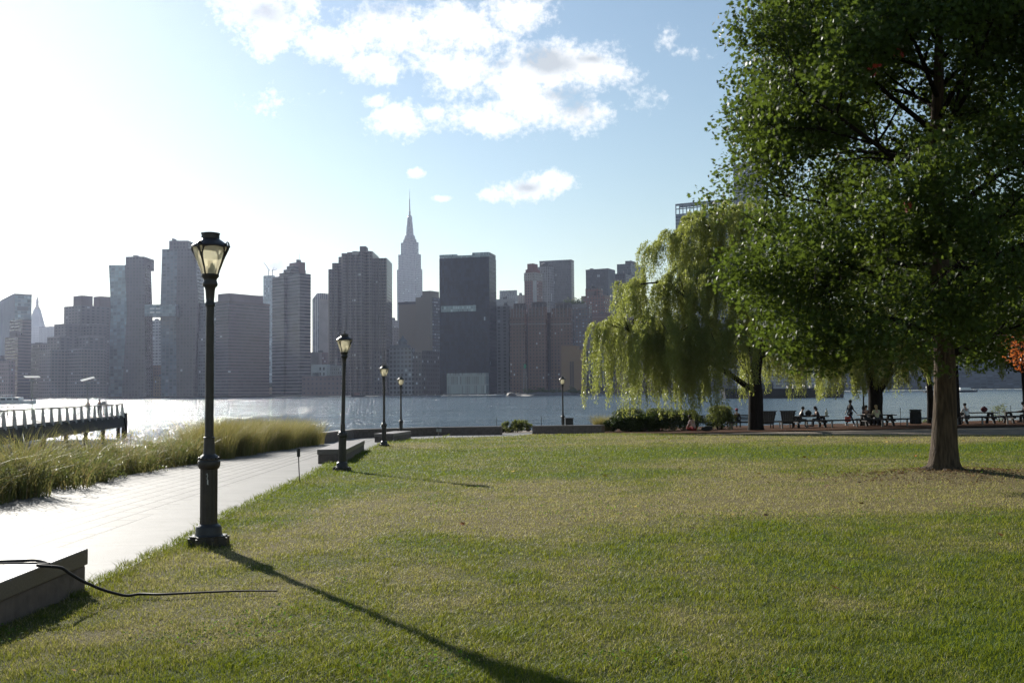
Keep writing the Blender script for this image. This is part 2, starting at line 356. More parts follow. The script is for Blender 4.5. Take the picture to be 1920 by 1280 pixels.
# --- soil sheet with the river bank
def bank(X, Y):
    edge = np.maximum(-(X+11.6), (Y-(82+0.05*(X+10))))
    return gzn(X, Y)-0.10-np.clip(edge*0.55, 0, 9)
M['soil'] = mat('bare_soil', (0.16,0.115,0.075), 0.95, (0.09,0.065,0.042), 1.4, 0.6, 14)
grid(np.concatenate([np.linspace(-60,-20,12)[:-1], np.linspace(-20,30,70)[:-1], np.linspace(30,160,30)]), np.concatenate([np.linspace(-80,0,20)[:-1], np.linspace(0,95,90)]), bank, 'ground', M['soil'])
# --- paved path
def path_mat():
    m, nt, out = newmat('concrete_pavers'); tc = N(nt, 'ShaderNodeTexCoord').outputs['Object']
    mp = N(nt, 'ShaderNodeMapping'); mp.inputs['Rotation'].default_value = (0,0,R(90-3.2)); nt.links.new(tc, mp.inputs[0])
    b = N(nt, 'ShaderNodeTexBrick'); nt.links.new(mp.outputs[0], b.inputs[0]); b.inputs['Scale'].default_value = 1
    b.inputs['Brick Width'].default_value = 0.9; b.inputs['Row Height'].default_value = 0.36; b.inputs['Mortar Size'].default_value = 0.03; b.inputs['Mortar Smooth'].default_value = 0.1
    b.inputs['Color1'].default_value = (0.195,0.186,0.172,1); b.inputs['Color2'].default_value = (0.12,0.116,0.109,1); b.inputs['Mortar'].default_value = (0.015,0.015,0.014,1)
    c = mixc(nt, math_(nt, 'MULTIPLY', ramp(nt, noise(nt, tc, 1.1, 8), 0.35, 0.7), 0.7), b.outputs[0], (0.13,0.124,0.116))
    c = mixc(nt, math_(nt, 'MULTIPLY', ramp(nt, noise(nt, tc, 70, 3), 0.5, 0.75), 0.35), c, (0.2,0.195,0.19)); c = mixc(nt, b.outputs['Fac'], c, (0.012,0.012,0.011))
    p = N(nt, 'ShaderNodeBsdfPrincipled'); nt.links.new(c, p.inputs['Base Color']); p.inputs['Roughness'].default_value = 0.7; p.inputs['Specular IOR Level'].default_value = 0.22
    h = math_(nt, 'ADD', math_(nt, 'MULTIPLY', math_(nt, 'SUBTRACT', 1.0, b.outputs['Fac']), 0.8), math_(nt, 'MULTIPLY', noise(nt, tc, 90, 4), 0.5))
    bp = N(nt, 'ShaderNodeBump'); bp.inputs['Strength'].default_value = 0.55; bp.inputs['Distance'].default_value = 0.01
    nt.links.new(h, bp.inputs['Height']); nt.links.new(bp.outputs[0], p.inputs['Normal']); nt.links.new(p.outputs[0], out.inputs[0]); return m
M['path'] = path_mat()
grid(np.linspace(-10.6,4.5,40), np.linspace(-10,71.8,90), lambda X,Y: gzn(X,Y)-0.05, 'path', M['path'])
# plain concrete band along the lawn
def band_mat():
    m, nt, out = newmat('plain_concrete'); tc = N(nt, 'ShaderNodeTexCoord').outputs['Object']; s = N(nt, 'ShaderNodeSeparateXYZ'); nt.links.new(tc, s.inputs[0])
    j = math_(nt, 'LESS_THAN', math_(nt, 'FRACT', math_(nt, 'DIVIDE', s.outputs[1], 1.6)), 0.012)
    c = mixc(nt, ramp(nt, noise(nt, tc, 1.5, 8), 0.35, 0.7), (0.175,0.168,0.156), (0.13,0.126,0.118))
    c = mixc(nt, math_(nt, 'MULTIPLY', ramp(nt, noise(nt, tc, 80, 3), 0.5, 0.75), 0.3), c, (0.2,0.195,0.19))
    c = mixc(nt, j, c, (0.08,0.075,0.07)); p = N(nt, 'ShaderNodeBsdfPrincipled'); nt.links.new(c, p.inputs['Base Color']); p.inputs['Roughness'].default_value = 0.7; p.inputs['Specular IOR Level'].default_value = 0.22
    bp = N(nt, 'ShaderNodeBump'); bp.inputs['Strength'].default_value = 0.4; bp.inputs['Distance'].default_value = 0.008; nt.links.new(noise(nt, tc, 90, 4), bp.inputs['Height']); nt.links.new(bp.outputs[0], p.inputs['Normal'])
    nt.links.new(p.outputs[0], out.inputs[0]); return m
def strip(name, pts, off, m, z=-0.046):
    V = []; 
    for (x,y),(ox,oy) in zip(pts, off): V += [(x,y,gz(x,y)+z),(x+ox,y+oy,gz(x+ox,y+oy)+z)]
    b = MB(); b.add(V, [(2*i,2*i+2,2*i+3,2*i+1) for i in range(len(pts)-1)]); o = b.build(name, m); o['kind'] = 'structure'; return o
ledge = [q for q in LAWN[1:13]]
ys_ = np.linspace(-8, 60, 60); xs_ = np.interp(ys_, [q[1] for q in ledge], [q[0] for q in ledge])
strip('pavement_band', [(x-1.35,y) for x,y in zip(xs_,ys_)], [(1.55,0)]*60, band_mat())
# --- the earth under the trees, trodden bare and strewn with leaves
M['grove'] = mat('leaf_littered_earth', (0.085,0.036,0.016), 0.95, (0.045,0.021,0.011), 2.5, 0.7, 16, spec=0.05)
gx = np.linspace(4.7, 90, 60); far = np.interp(gx, LAWN_A[2:-2,0], LAWN_A[2:-2,1])
grid(np.linspace(4.7,90,80), np.linspace(62,81,24), lambda X,Y: gzn(X,Y)-0.055+0.03*fbm(X,Y,1.2,5,2), 'dirt_path', M['grove'])
# ================================================================ street lamps
def glass_mat():
    m, nt, out = newmat('amber_lantern_glass'); tc = N(nt, 'ShaderNodeTexCoord').outputs['Object']
    mp = N(nt, 'ShaderNodeMapping'); mp.inputs['Scale'].default_value = (14,14,1.2); nt.links.new(tc, mp.inputs[0])
    c = mixc(nt, ramp(nt, noise(nt, mp.outputs[0], 1.0, 4), 0.3, 0.7), (1.0,0.96,0.82), (0.95,0.88,0.68))
    p = N(nt, 'ShaderNodeBsdfPrincipled'); p.inputs['Roughness'].default_value = 0.25; nt.links.new(c, p.inputs['Base Color'])
    t = N(nt, 'ShaderNodeBsdfTranslucent'); nt.links.new(c, t.inputs[0]); tr = N(nt, 'ShaderNodeBsdfTransparent'); tr.inputs[0].default_value = (1.0,0.95,0.8,1)
    a = N(nt, 'ShaderNodeMixShader'); a.inputs[0].default_value = 0.72; nt.links.new(p.outputs[0], a.inputs[1]); nt.links.new(t.outputs[0], a.inputs[2])
    b = N(nt, 'ShaderNodeMixShader'); b.inputs[0].default_value = 0.30; nt.links.new(a.outputs[0], b.inputs[1]); nt.links.new(tr.outputs[0], b.inputs[2]); nt.links.new(b.outputs[0], out.inputs[0]); return m
M['glass'] = glass_mat(); M['fixture'] = mat('lamp_fixture', (0.25,0.24,0.2), 0.4)
def make_lamp(finial):
    r = empty('street_lamp'); S = 24
    b = MB()
    # lobed plinth, two tiers
    for z0,z1,rad,amp in ((-0.06,0.125,0.235,0.03),(0.125,0.15,0.215,0.025)):
        b.prism([((rad+amp*math.cos(8*2*PI*k/64))*math.cos(2*PI*k/64),(rad+amp*math.cos(8*2*PI*k/64))*math.sin(2*PI*k/64)) for k in range(64)], z0, z1)
    b.lathe([(0.18,0.15),(0.172,0.16),(0.163,0.18),(0.16,0.255),(0.15,0.27),(0.128,0.285),(0.115,0.30)], S, cap=False)
    fl = [(0.106+0.005*math.cos(12*2*PI*k/72))  for k in range(72)]
    b.prism([(fl[k]*math.cos(2*PI*k/72), fl[k]*math.sin(2*PI*k/72)) for k in range(72)], 0.29, 1.0)
    b.build('base', M['iron'], r, smooth=True)
    b = MB(); b.lathe([(0.108,0.995),(0.125,1.005),(0.132,1.02),(0.14,1.05),(0.142,1.09),(0.135,1.105),(0.128,1.11),(0.13,1.125),(0.122,1.145),(0.105,1.165),(0.085,1.18),(0.077,1.19)], S, cap=False)
    for k in range(12): a = 2*PI*k/12; b.ball((0.125*math.cos(a),0.125*math.sin(a),1.135),0.018,6,4)
    b.build('collar', M['iron'], r, smooth=True)
    b = MB(); b.lathe([(0.078,1.185),(0.072,1.22),(0.066,1.385),(0.073,1.39),(0.073,1.405),(0.058,1.41),(0.055,1.45),(0.05,3.05),(0.05,3.09),(0.062,3.1),(0.064,3.125),(0.058,3.14),(0.05,3.16),(0.053,3.2),(0.06,3.3),(0.068,3.34),(0.09,3.36),(0.096,3.385),(0.09,3.41),(0.082,3.43),(0.085,3.455),(0.105,3.475),(0.114,3.5),(0.108,3.515)], S, cap=True)
    b.build('pole', M['iron'], r, smooth=True)
    # lantern
    gp = [(0.102,3.515),(0.128,3.58),(0.162,3.67),(0.193,3.76),(0.212,3.83),(0.221,3.87),(0.218,3.885)]
    b = MB(); b.lathe(gp, 32, cap=False); b.build('lantern_glass', M['glass'], r, smooth=True)
    b = MB(); b.lathe([(0.05,3.52),(0.055,3.53),(0.055,3.62),(0.035,3.64),(0.03,3.70)], 12); b.build('lamp_holder', M['fixture'], r, smooth=True)
    b = MB(); prof = [(0.232,3.865),(0.24,3.872),(0.232,3.888),(0.195,3.918),(0.152,3.952),(0.122,3.97),(0.114,3.98),(0.114,4.035),(0.122,4.04),(0.12,4.052),(0.07,4.062),(0.001,4.065)]
    b.lathe(prof, 32, cap=False)
    for q in range(4):                  # scalloped valance hanging between the ribs
        for k in range(12):
            a0 = PI/4+q*PI/2+R(6)+k*R(78)/12; a1 = a0+R(78)/12
            d0 = 0.012+0.022*(1-math.sin(PI*k/12)); d1 = 0.012+0.022*(1-math.sin(PI*(k+1)/12))
            b.add([(0.229*math.cos(a),0.229*math.sin(a),z) for a,z in ((a0,3.875),(a1,3.875),(a1,3.875-d1),(a0,3.875-d0))], [(0,1,2,3)])
    b.build('lantern_roof', M['iron'], r, smooth=True)
    for q in range(4):
        a = PI/4+q*PI/2; rb = MB()
        def rp(rr, z, da=0):
            rr = rr*(1+0.14*min(1,max(0,(z-3.5)/0.2)))
            return (rr*math.cos(a+da), rr*math.sin(a+da), z)
        rb.tube([rp(0.112,3.50),rp(0.128,3.58),rp(0.155,3.68),rp(0.165,3.72)], [0.011,0.012,0.013,0.013], 8)
        for s in (-1,1): rb.tube([rp(0.165,3.72),rp(0.182,3.78,s*0.05),rp(0.196,3.83,s*0.15),rp(0.203,3.87,s*0.25)], [0.012,0.011,0.011,0.012], 8)
        o = rb.build('rib', M['iron'], r, smooth=True)
        sb = MB(); sb.tube([rp(0.165,3.70),rp(0.2,3.77),rp(0.228,3.83),rp(0.238,3.875),rp(0.232,3.91),rp(0.215,3.925),rp(0.203,3.91),rp(0.208,3.893),rp(0.22,3.895)], [0.011,0.012,0.012,0.011,0.010,0.009,0.008,0.007,0.006], 8)
        sb.ball(rp(0.243,3.86),0.014,6,4); sb.ball(rp(0.19,3.90),0.016,6,4)
        sb.build('scroll', M['iron'], o, smooth=True)
    if finial:
        b = MB(); b.lathe([(0.05,4.06),(0.045,4.075),(0.018,4.085),(0.014,4.10),(0.026,4.115),(0.028,4.13),(0.016,4.15),(0.006,4.165),(0.001,4.18)], 12); b.build('finial', M['iron'], r, smooth=True)
    return r
LG = 'street lamps along the river path'
l1 = make_lamp(False); l0 = make_lamp(True)
spec = [(391,1022,12.47,'nearest and largest black iron street lamp, with a scratched mark on its base'),
        (641,882,27.75,'black iron street lamp standing at the near corner of the second stone bench'),
        (720,835,46.84,'black iron street lamp standing beside the short stone bench near the river wall'),
        (752,821,63.0,'black iron street lamp where the lawn edge bends along the river wall'),
        (1056,815,70.0,'lone black iron street lamp behind the stone wall beside the dark bin')]
for i, (px, py, Y, lab) in enumerate(spec):
    o = l1 if i == 0 else (l0 if i == 1 else copy_tree(l0))
    q = P(px, py, Y); z = gz(q.x, q.y)-0.03; o.location = (q.x, q.y, z)
    o.rotation_euler = (0, R((0.1,1.2,0.15,-0.1,-0.2)[i]), R((-60,18,0,2,4)[i])); o.scale = (0.97,0.97,0.966 if i == 0 else 0.945)
    if i == 4: o.location.z = P(1054,703,70).z-3.95; 
    tag(o, lab, 'street lamp', LG)
gm = MB(); gr = 0.1115
def gpt(a, z): return (gr*math.cos(a), gr*math.sin(a), z)
aa = R(-90+60+6)
gm.tube([gpt(aa-0.12,0.93),gpt(aa-0.02,0.95),gpt(aa+0.05,0.92),gpt(aa-0.03,0.88)], 0.0035, 6); gm.tube([gpt(aa-0.03,0.88),gpt(aa+0.08,0.86),gpt(aa+0.09,0.81)], 0.004, 6); gm.tube([gpt(aa+0.02,0.86),gpt(aa+0.02,0.81),gpt(aa+0.13,0.805)], 0.004, 6)
gm.build('scratched_mark', M['white'], l1)
# the lamp post standing behind the second willow
q = at(1620, 71.5); o = copy_tree(l0); o.location = q; o.rotation_euler = (0,0,0.3); o.scale = (0.97,0.97,1.15); tag(o, 'street lamp whose thin pole rises beside the forked willow behind the picnic tables', 'street lamp', LG)
# ================================================================ stone benches and walls
def stone_bench(a, b, w, h, label, level=False):
    """a: near right corner on the ground, b: far right corner; w to the left"""
    a = Vector(a); b = Vector(b); d = (b-a); L = Vector((d.x,d.y,0)).length; rz = math.atan2(d.y, d.x)-PI/2
    r = empty('stone_bench', (a.x,a.y,gz(a.x,a.y)-0.05), rz, label, 'stone bench', 'stone benches along the path')
    if level: r.location.z = gz(b.x,b.y)-0.05
    sl = 0.0 if level else math.atan2(gz(b.x,b.y)-gz(a.x,a.y), L); T = Matrix.Rotation(sl, 4, 'X')
    n = max(2, int(L/2.2)); 
    m = MB(); m.bbox(-w,0,0,L,h*0.6+0.05,h+0.05,0.012,T); m.build('seat_slab', M['granite'], r)
    m = MB()
    for k in range(n): m.bbox(-w+0.03,-0.02,L*k/n+0.004,L*(k+1)/n-0.004,-0.1,h*0.6+0.047,0.02,T)
    m.build('plinth', M['granite_rough'], r)
    return r
c = G(161,1103)
def edgeX(y): return float(np.interp(y, [q[1] for q in ledge], [q[0] for q in ledge]))
stone_bench((c.x+0.16, 1.2, 0), (c.x+0.02, c.y, 0), 1.5, 0.375, 'large stone bench with a hose draped over it, nearest the camera', True)
b2 = G(650,866); e2 = G(686,844)
stone_bench((G(650,866).x, G(650,866).y, 0), (e2.x-0.05, e2.y, 0), 0.95, 0.42, 'long stone bench behind the second street lamp, narrow end towards the camera')
b3 = G(738,827)
stone_bench((b3.x, b3.y, 0), (b3.x+0.25, b3.y+7, 0), 1.08, 0.42, 'short stone bench beside the third street lamp')
def wall(pts, h, t, label):
    A = [Vector((q.x,q.y,0)) for q in pts]; r = wempty('stone_wall', (A[0].x,A[0].y,gz(A[0].x,A[0].y)), label, 'stone wall')
    m = MB(); cp = MB()
    for i in range(len(A)-1):
        d = (A[i+1]-A[i]); L = d.length; u = d/L; n = Vector((-u.y,u.x,0)); k = max(1,int(L/2.5))
        for j in range(k):
            p0 = A[i]+u*(L*j/k+0.004); p1 = A[i]+u*(L*(j+1)/k-0.004)
            z0 = gz(p0.x,p0.y); z1 = gz(p1.x,p1.y)
            for mb, e, b0, b1, col_ in ((m,0.0,-0.2,h*0.8,0),(cp,0.02,h*0.8+0.003,h,0)):
                vs = []
                for zz in (b0,b1):
                    for pp, z in ((p0,z0),(p1,z1)):
                        for s in (-e, t+e): vs.append((pp.x+n.x*s, pp.y+n.y*s, z+zz))
                mb.add(vs, [(0,1,3,2),(4,6,7,5),(0,2,6,4),(1,5,7,3),(0,4,5,1),(2,3,7,6)])
    m.build('wall_blocks', M['granite_rough'], r); cp.build('coping', M['granite'], r); return r
wall([G(609,829), G(664,820), G(822,814.5), G(937,813.5)], 0.52, 0.5, 'long stone wall closing the path end before the river, behind the fourth lamp')
wall([G(998,812.6), G(1128,811.6)], 0.52, 0.5, 'stone wall between the riverside shrub and the clipped bushes')
# ================================================================ small things along the path and river edge
hb = MB(); hz = lambda px, py, dz=0.0: G(px,py)+Vector((0,0,dz))
bt = gz(c.x, c.y)+0.39
def onb(px, py):                        # a spot on the bench top
    d = D(px,py); t = (bt+0.0)/d.z; p_ = d*t; return Vector((p_.x,p_.y,bt))
pts = [onb(-30,1053), onb(30,1051), onb(70,1050), onb(92,1056)]
e = onb(100,1060); pts.append(Vector((c.x+0.05,e.y-0.05,e.z+0.012)))
ye = pts[-1].y; yg = G(262,1119).y
for i_,(x,y) in enumerate(((112,1063),(130,1074),(150,1086),(170,1095.5),(190,1104),(215,1111.5),(238,1116))): pts.append(P(x,y,ye+(yg-ye)*(i_+1)/8))
for (x,y,dz) in ((262,1119,0.028),(300,1119.5,0.028),(345,1117.5,0.028),(400,1115,0.028),(460,1113,0.028),(520,1113,0.028)): pts.append(hz(x,y,dz))
def smooth_pts(pts, n=6):
    out = []
    for i in range(len(pts)-1):
        p0 = pts[max(i-1,0)]; p1 = pts[i]; p2 = pts[i+1]; p3 = pts[min(i+2,len(pts)-1)]
        for k in range(n):
            t = k/n; out.append(0.5*((2*p1)+(p2-p0)*t+(2*p0-5*p1+4*p2-p3)*t*t+(3*p1-p0-3*p2+p3)*t**3))
    return out+[pts[-1]]
sp_ = smooth_pts(pts); hb.tube(sp_, list(np.interp(np.linspace(0,1,len(sp_)),[0,0.7,1],[0.0135,0.0125,0.007])), 8)
tag(hb.build('garden_hose', M['rubber'], origin=pts[0], smooth=True), 'dark rubber hose lying over the stone bench and trailing onto the grass', 'hose')
hb = MB(); p2 = [onb(-30,1057), onb(30,1056), onb(70,1055.5), onb(84,1055)]; hb.tube(smooth_pts([v+Vector((0,0,0.002)) for v in p2]), 0.009, 8)
tag(hb.build('garden_hose', M['rubber'], origin=p2[0], smooth=True), 'short thinner dark hose end lying flat on top of the stone bench', 'hose')
q = G(562,904); r = wempty('stake_sign', q, 'thin leaning stake with a small dark tag board standing at the lawn edge', 'stake sign')
t_ = P(559,840,q.y); b = MB(); b.tube([q+Vector((0,0,-0.1)), t_], 0.012, 8); b.build('stake', M['wood'], r)
b = MB(); tb = Vector((t_.x+0.012,t_.y-0.02,t_.z)); b.bbox(tb.x-0.035,tb.x+0.04,tb.y-0.008,tb.y+0.004,tb.z-0.2,tb.z+0.005,0.003); b.build('tag_board', M['dark'], r)
q = G(823,820.5); r = wempty('lawn_sign', q, 'low stake with two small pale panels at the far lawn edge', 'sign')
b = MB(); b.tube([q+Vector((0,0,-0.1)), q+Vector((0,0,0.5))], 0.012, 8); b.build('stake', M['dark'], r)
for s in (-1,1):
    b = MB(); b.bbox(q.x+s*0.09-0.07,q.x+s*0.09+0.07,q.y-0.03,q.y-0.012,q.z+0.36,q.z+0.55,0.004); b.build('panel', M['concrete'], r)
def post(px, Y, ytop, label, h=None):
    x = D(px,780).x/D(px,780).y*Y; t = P(px,ytop,Y); z = gz(t.x,Y)-0.4; b = MB(); b.tube([(t.x,Y,z),(t.x,Y,t.z)], 0.02, 8); b.ball((t.x,Y,t.z),0.028,6,4)
    tag(b.build('fence_post', M['dark'], origin=(t.x,Y,z)), label, 'post', 'thin posts along the river edge')
post(602,58,790,'thin dark post at the end of the golden grasses by the long stone wall')
post(931,73,783,'thin dark post rising behind the right end of the long stone wall')
post(1015,74,780,'thin dark post rising behind the left end of the stone wall by the shrub')
post(1108,74,779,'thin dark post between the lone lamp and the clipped bushes')
post(1688,71,765,'dark post standing at the right end of the picnic table under the forked willow')
post(1895,72,760,'thin dark post behind the picnic tables at the right edge')
for px, Y, yt in ((245,36,815),(317,41,812),(350,45,806),(470,46,793),(515,50,792),(552,54,791)):
    post(px, Y, yt, 'thin dark post half hidden among the waterside grasses')
# bin beside the lone lamp
q = at(1067,71.5); r = wempty('litter_bin', q, 'square black litter bin standing beside the lone lamp behind the wall', 'bin')
b = MB(); b.bbox(q.x-0.28,q.x+0.28,q.y-0.28,q.y+0.28,q.z,q.z+0.9,0.03); b.build('bin_body', M['dark'], r)
b = MB(); b.bbox(q.x-0.32,q.x+0.32,q.y-0.32,q.y+0.32,q.z+0.903,q.z+0.97,0.02); b.build('lid', M['dark'], r)
# ================================================================ under the trees
def picnic_table():
    r = empty('picnic_table'); L = 1.0
    b = MB()
    for k in range(5): b.bbox(-L,L,-0.38+k*0.155,-0.38+k*0.155+0.145,0.69,0.76,0.006)
    b.build('tabletop', M['wood'], r)
    for s in (-1,1):
        b = MB()
        for k in range(2): b.bbox(-L,L,s*0.72-0.145+k*0.15,s*0.72-0.145+k*0.15+0.14,0.40,0.465,0.006)
        b.build('seat', M['wood'], r)
    for s in (-1,1):
        b = MB(); x = s*0.72
        for t in (-1,1): b.tube([(x,t*0.62,-0.03),(x,t*0.26,0.685)], 0.085, 4)
        b.box(x-0.05,x+0.05,-0.86,0.86,0.29,0.398); b.box(x-0.05,x+0.05,-0.36,0.36,0.60,0.688); b.build('leg', M['wood'], r)
    return r
pt0 = picnic_table()
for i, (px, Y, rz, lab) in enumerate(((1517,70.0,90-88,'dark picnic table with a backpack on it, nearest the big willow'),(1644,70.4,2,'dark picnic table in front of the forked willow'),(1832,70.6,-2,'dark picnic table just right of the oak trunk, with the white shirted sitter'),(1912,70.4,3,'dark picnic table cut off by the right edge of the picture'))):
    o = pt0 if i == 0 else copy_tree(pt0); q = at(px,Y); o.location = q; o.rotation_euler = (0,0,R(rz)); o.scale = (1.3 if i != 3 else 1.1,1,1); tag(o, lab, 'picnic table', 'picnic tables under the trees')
def backpack(loc, label, c_, rz=0):
    r = empty('backpack', loc, rz, label, 'backpack'); b = MB(); b.ball((0,0,0.2),(0.24,0.15,0.2),14,10); b.ball((0.02,0.12,0.13),(0.15,0.08,0.12),10,6); b.build('bag_body', cloth(c_), r, smooth=True)
    b = MB(); b.tube([(-0.08,-0.02,0.37),(0,0.0,0.44),(0.08,-0.02,0.37)], 0.014, 6); b.build('handle', cloth(c_), r)
    return r
q = at(1516,69.9); backpack((q.x,q.y,q.z+0.757), 'dark backpack lying on the picnic table between two sitters', (0.015,0.016,0.02))
q = at(1846,70.4); backpack((q.x,q.y,q.z+0.757), 'dark red backpack heaped on the picnic table beside the white shirted sitter', (0.09,0.012,0.018))
q = at(1550,69.9); r = wempty('drink_bottle', (q.x,q.y,q.z+0.757), 'pale carrier bag and bottle standing on the end of the picnic table by the backpack', 'bottle')
b = MB(); b.lathe([(0.09,0),(0.1,0.02),(0.1,0.26),(0.05,0.34),(0.03,0.4),(0.03,0.46)], 10, (q.x,q.y,q.z+0.757)); b.build('bottle_body', mat('pale_plastic', (0.5,0.5,0.4), 0.4), r, smooth=True)
b = MB(); b.lathe([(0.034,0.46),(0.034,0.52)], 8, (q.x,q.y,q.z+0.757)); b.build('cap', M['dark'], r)
q = at(1325,65.6); b = MB(); b.ball((q.x,q.y,q.z+0.12),(0.38,0.2,0.17),14,8); b.ball((q.x+0.2,q.y,q.z+0.13),(0.2,0.17,0.15),10,6)
tag(b.build('duffel_bag', cloth((0.012,0.012,0.014)), origin=q, smooth=True), 'black bag lying on the grass next to the person in pink', 'bag')
# the walker's red bag
wq = Vector(WALKER.location); d_ = Vector((math.cos(R(-78+90)), math.sin(R(-78+90)),0)); r = wempty('shoulder_bag', (wq.x-0.25,wq.y-0.22,wq.z+0.42), 'red bag carried by the person walking along the river path', 'bag')
b = MB(); b.bbox(wq.x-0.45,wq.x-0.05,wq.y-0.32,wq.y-0.2,wq.z+0.32,wq.z+0.68,0.05); b.build('bag_body', cloth((0.4,0.05,0.03)), r, smooth=True)
b = MB(); b.tube([(wq.x-0.38,wq.y-0.26,wq.z+0.67),(wq.x-0.25,wq.y-0.24,wq.z+0.88),(wq.x-0.12,wq.y-0.26,wq.z+0.67)], 0.012, 6); b.build('handle', cloth((0.3,0.04,0.03)), r)
def park_bench():
    r = empty('park_bench'); W = 0.95
    b = MB()
    for k in range(4): b.bbox(-W,W,-0.02+0.06*k/3,0.01+0.06*k/3,0.55+k*0.105,0.62+k*0.105,0.006)
    for z in (0,): pass
    b2_ = MB()
    for v in b.v: pass
    b.build('backrest', M['wood'], r)
    b = MB()
    for k in range(4): b.bbox(-W,W,0.08+k*0.11,0.175+k*0.11,0.42,0.455,0.006)
    b.build('seat', M['wood'], r)
    for s in (-0.8,0.8):
        b = MB(); b.tube([(s,0.48,-0.05),(s,0.46,0.41),(s,0.08,0.41),(s,-0.04,0.93)], 0.03, 6); b.tube([(s,0.08,0.41),(s,-0.05,-0.05)], 0.03, 6); b.build('leg', M['dark'], r)
    return r
pb = park_bench()
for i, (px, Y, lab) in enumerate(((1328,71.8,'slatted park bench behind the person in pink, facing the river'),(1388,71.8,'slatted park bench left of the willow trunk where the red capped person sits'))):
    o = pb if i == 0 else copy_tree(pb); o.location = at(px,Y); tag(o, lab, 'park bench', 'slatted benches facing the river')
def lounge(rz):
    r = empty('wooden_lounger', (0,0,0)); 
    b = MB()
    for k in range(6):                  # back boards, narrower at the foot
        x0 = -0.62+k*1.24/6; x1 = x0+1.24/6-0.012; s0 = 0.72
        b.add([(x0*s0,0.02,0.28),(x1*s0,0.02,0.28),(x1,-0.16,1.26),(x0,-0.16,1.26),(x0*s0,0.05,0.28),(x1*s0,0.05,0.28),(x1,-0.13,1.26),(x0,-0.13,1.26)], [(0,1,2,3),(5,4,7,6),(0,4,5,1),(3,2,6,7),(0,3,7,4),(1,5,6,2)])
    b.build('backrest', M['wood'], r)
    b = MB(); b.bbox(-0.69,0.69,-0.2,-0.1,1.262,1.33,0.012); b.build('top_rail', M['wood'], r)
    b = MB(); b.bbox(-0.62,0.62,-0.17,-0.135,1.02,1.1,0.008,Matrix.Translation((0,-0.012,0))); b.build('cross_bar', M['wood'], r)
    b = MB()
    for k in range(7): b.bbox(-0.5,0.5,0.07+k*0.13,0.19+k*0.13,0.36,0.395,0.006)
    b.build('seat', M['wood'], r)
    for sx in (-0.42,0.42):
        for y in (0.1,0.9):
            b = MB(); b.bbox(sx-0.04,sx+0.04,y-0.04,y+0.04,-0.05,0.357,0.006); b.build('leg', M['wood'], r)
    return r
lo = lounge(0)
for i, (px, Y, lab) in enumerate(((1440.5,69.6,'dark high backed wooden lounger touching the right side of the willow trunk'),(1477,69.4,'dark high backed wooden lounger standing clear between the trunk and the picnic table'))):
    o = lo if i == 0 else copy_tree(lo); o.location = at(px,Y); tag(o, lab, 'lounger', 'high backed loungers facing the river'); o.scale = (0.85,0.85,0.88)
# litter barrel
q = at(1717,70.2); r = wempty('litter_barrel', q, 'round dark slatted litter barrel left of the oak trunk', 'bin')
b = MB(); b.lathe([(0.32,0.04),(0.35,0.08),(0.36,0.9),(0.33,0.95)], 20, q); b.build('barrel_body', M['dark'], r)
b = MB()
for k in range(20): a = 2*PI*k/20; b.bbox(0.355,0.385,-0.04,0.04,0.05,0.88,0.006,Matrix.Translation(q)@Matrix.Rotation(a,4,'Z'))
b.build('slats', M['wood'], r); b = MB(); b.lathe([(0.33,0.94),(0.41,0.95),(0.41,1.03),(0.36,1.06),(0.2,1.07)], 20, q); b.build('rim', M['dark'], r)
# low rail along the grove
r = wempty('low_rail', at(1380,67.0), 'low wooden rail on short posts running along the lawn side of the grove', 'rail fence')
for i in range(13):
    px = 1372+i*47; q = at(px, 67.4); q2 = at(px+47, 67.4); b = MB(); b.bbox(q.x-0.05,q.x+0.05,q.y-0.05,q.y+0.05,q.z-0.15,q.z+0.42,0.008); b.build('rail_post', M['greywood'], r)
b = MB(); qa = at(1362,67.4); qb = at(1955,67.4)
for k in range(12):
    u0 = qa.lerp(qb,k/12); u1 = qa.lerp(qb,(k+1)/12); b.tube([(u0.x,u0.y,gz(u0.x,u0.y)+0.46),(u1.x-0.01,u1.y,gz(u1.x,u1.y)+0.46)], 0.05, 8)
b.build('rail', M['wood'], r)
# ================================================================ foliage generators
OAK = np.array([(0,-.5),(.07,-.2),(.32,-.34),(.2,-.05),(.5,.06),(.2,.16),(.3,.42),(.08,.3),(0,.62),(-.08,.3),(-.3,.42),(-.2,.16),(-.5,.06),(-.2,-.05),(-.32,-.34),(-.07,-.2)])
OVAL = np.array([(0,-.5),(.22,-.15),(.2,.2),(0,.55),(-.2,.2),(-.22,-.15)])
DIA = np.array([(0,-.5),(.5,0),(0,.5),(-.5,0)])
def leaves(centres, sizes, tmpl, up=0.6, hang=None, aspect=1.0, fold=0.12, drng=rng):
    n = len(centres); k = len(tmpl)
    nr = drng.normal(size=(n,3)); nr[:,2] += up; nr /= np.linalg.norm(nr,axis=1,keepdims=True)
    if hang is None: a = drng.normal(size=(n,3))
    else: a = hang+drng.normal(size=(n,3))*0.25
    a -= nr*np.sum(a*nr,axis=1,keepdims=True); a /= np.linalg.norm(a,axis=1,keepdims=True)+1e-9
    b = np.cross(nr, a)
    t = tmpl[None,:,:]*sizes[:,None,None]
    V = centres[:,None,:]+a[:,None,:]*t[:,:,1:2]+b[:,None,:]*t[:,:,0:1]*aspect+nr[:,None,:]*(np.abs(t[:,:,0:1])*fold*2)
    return V.reshape(-1,3), np.arange(n*k).reshape(n,k)
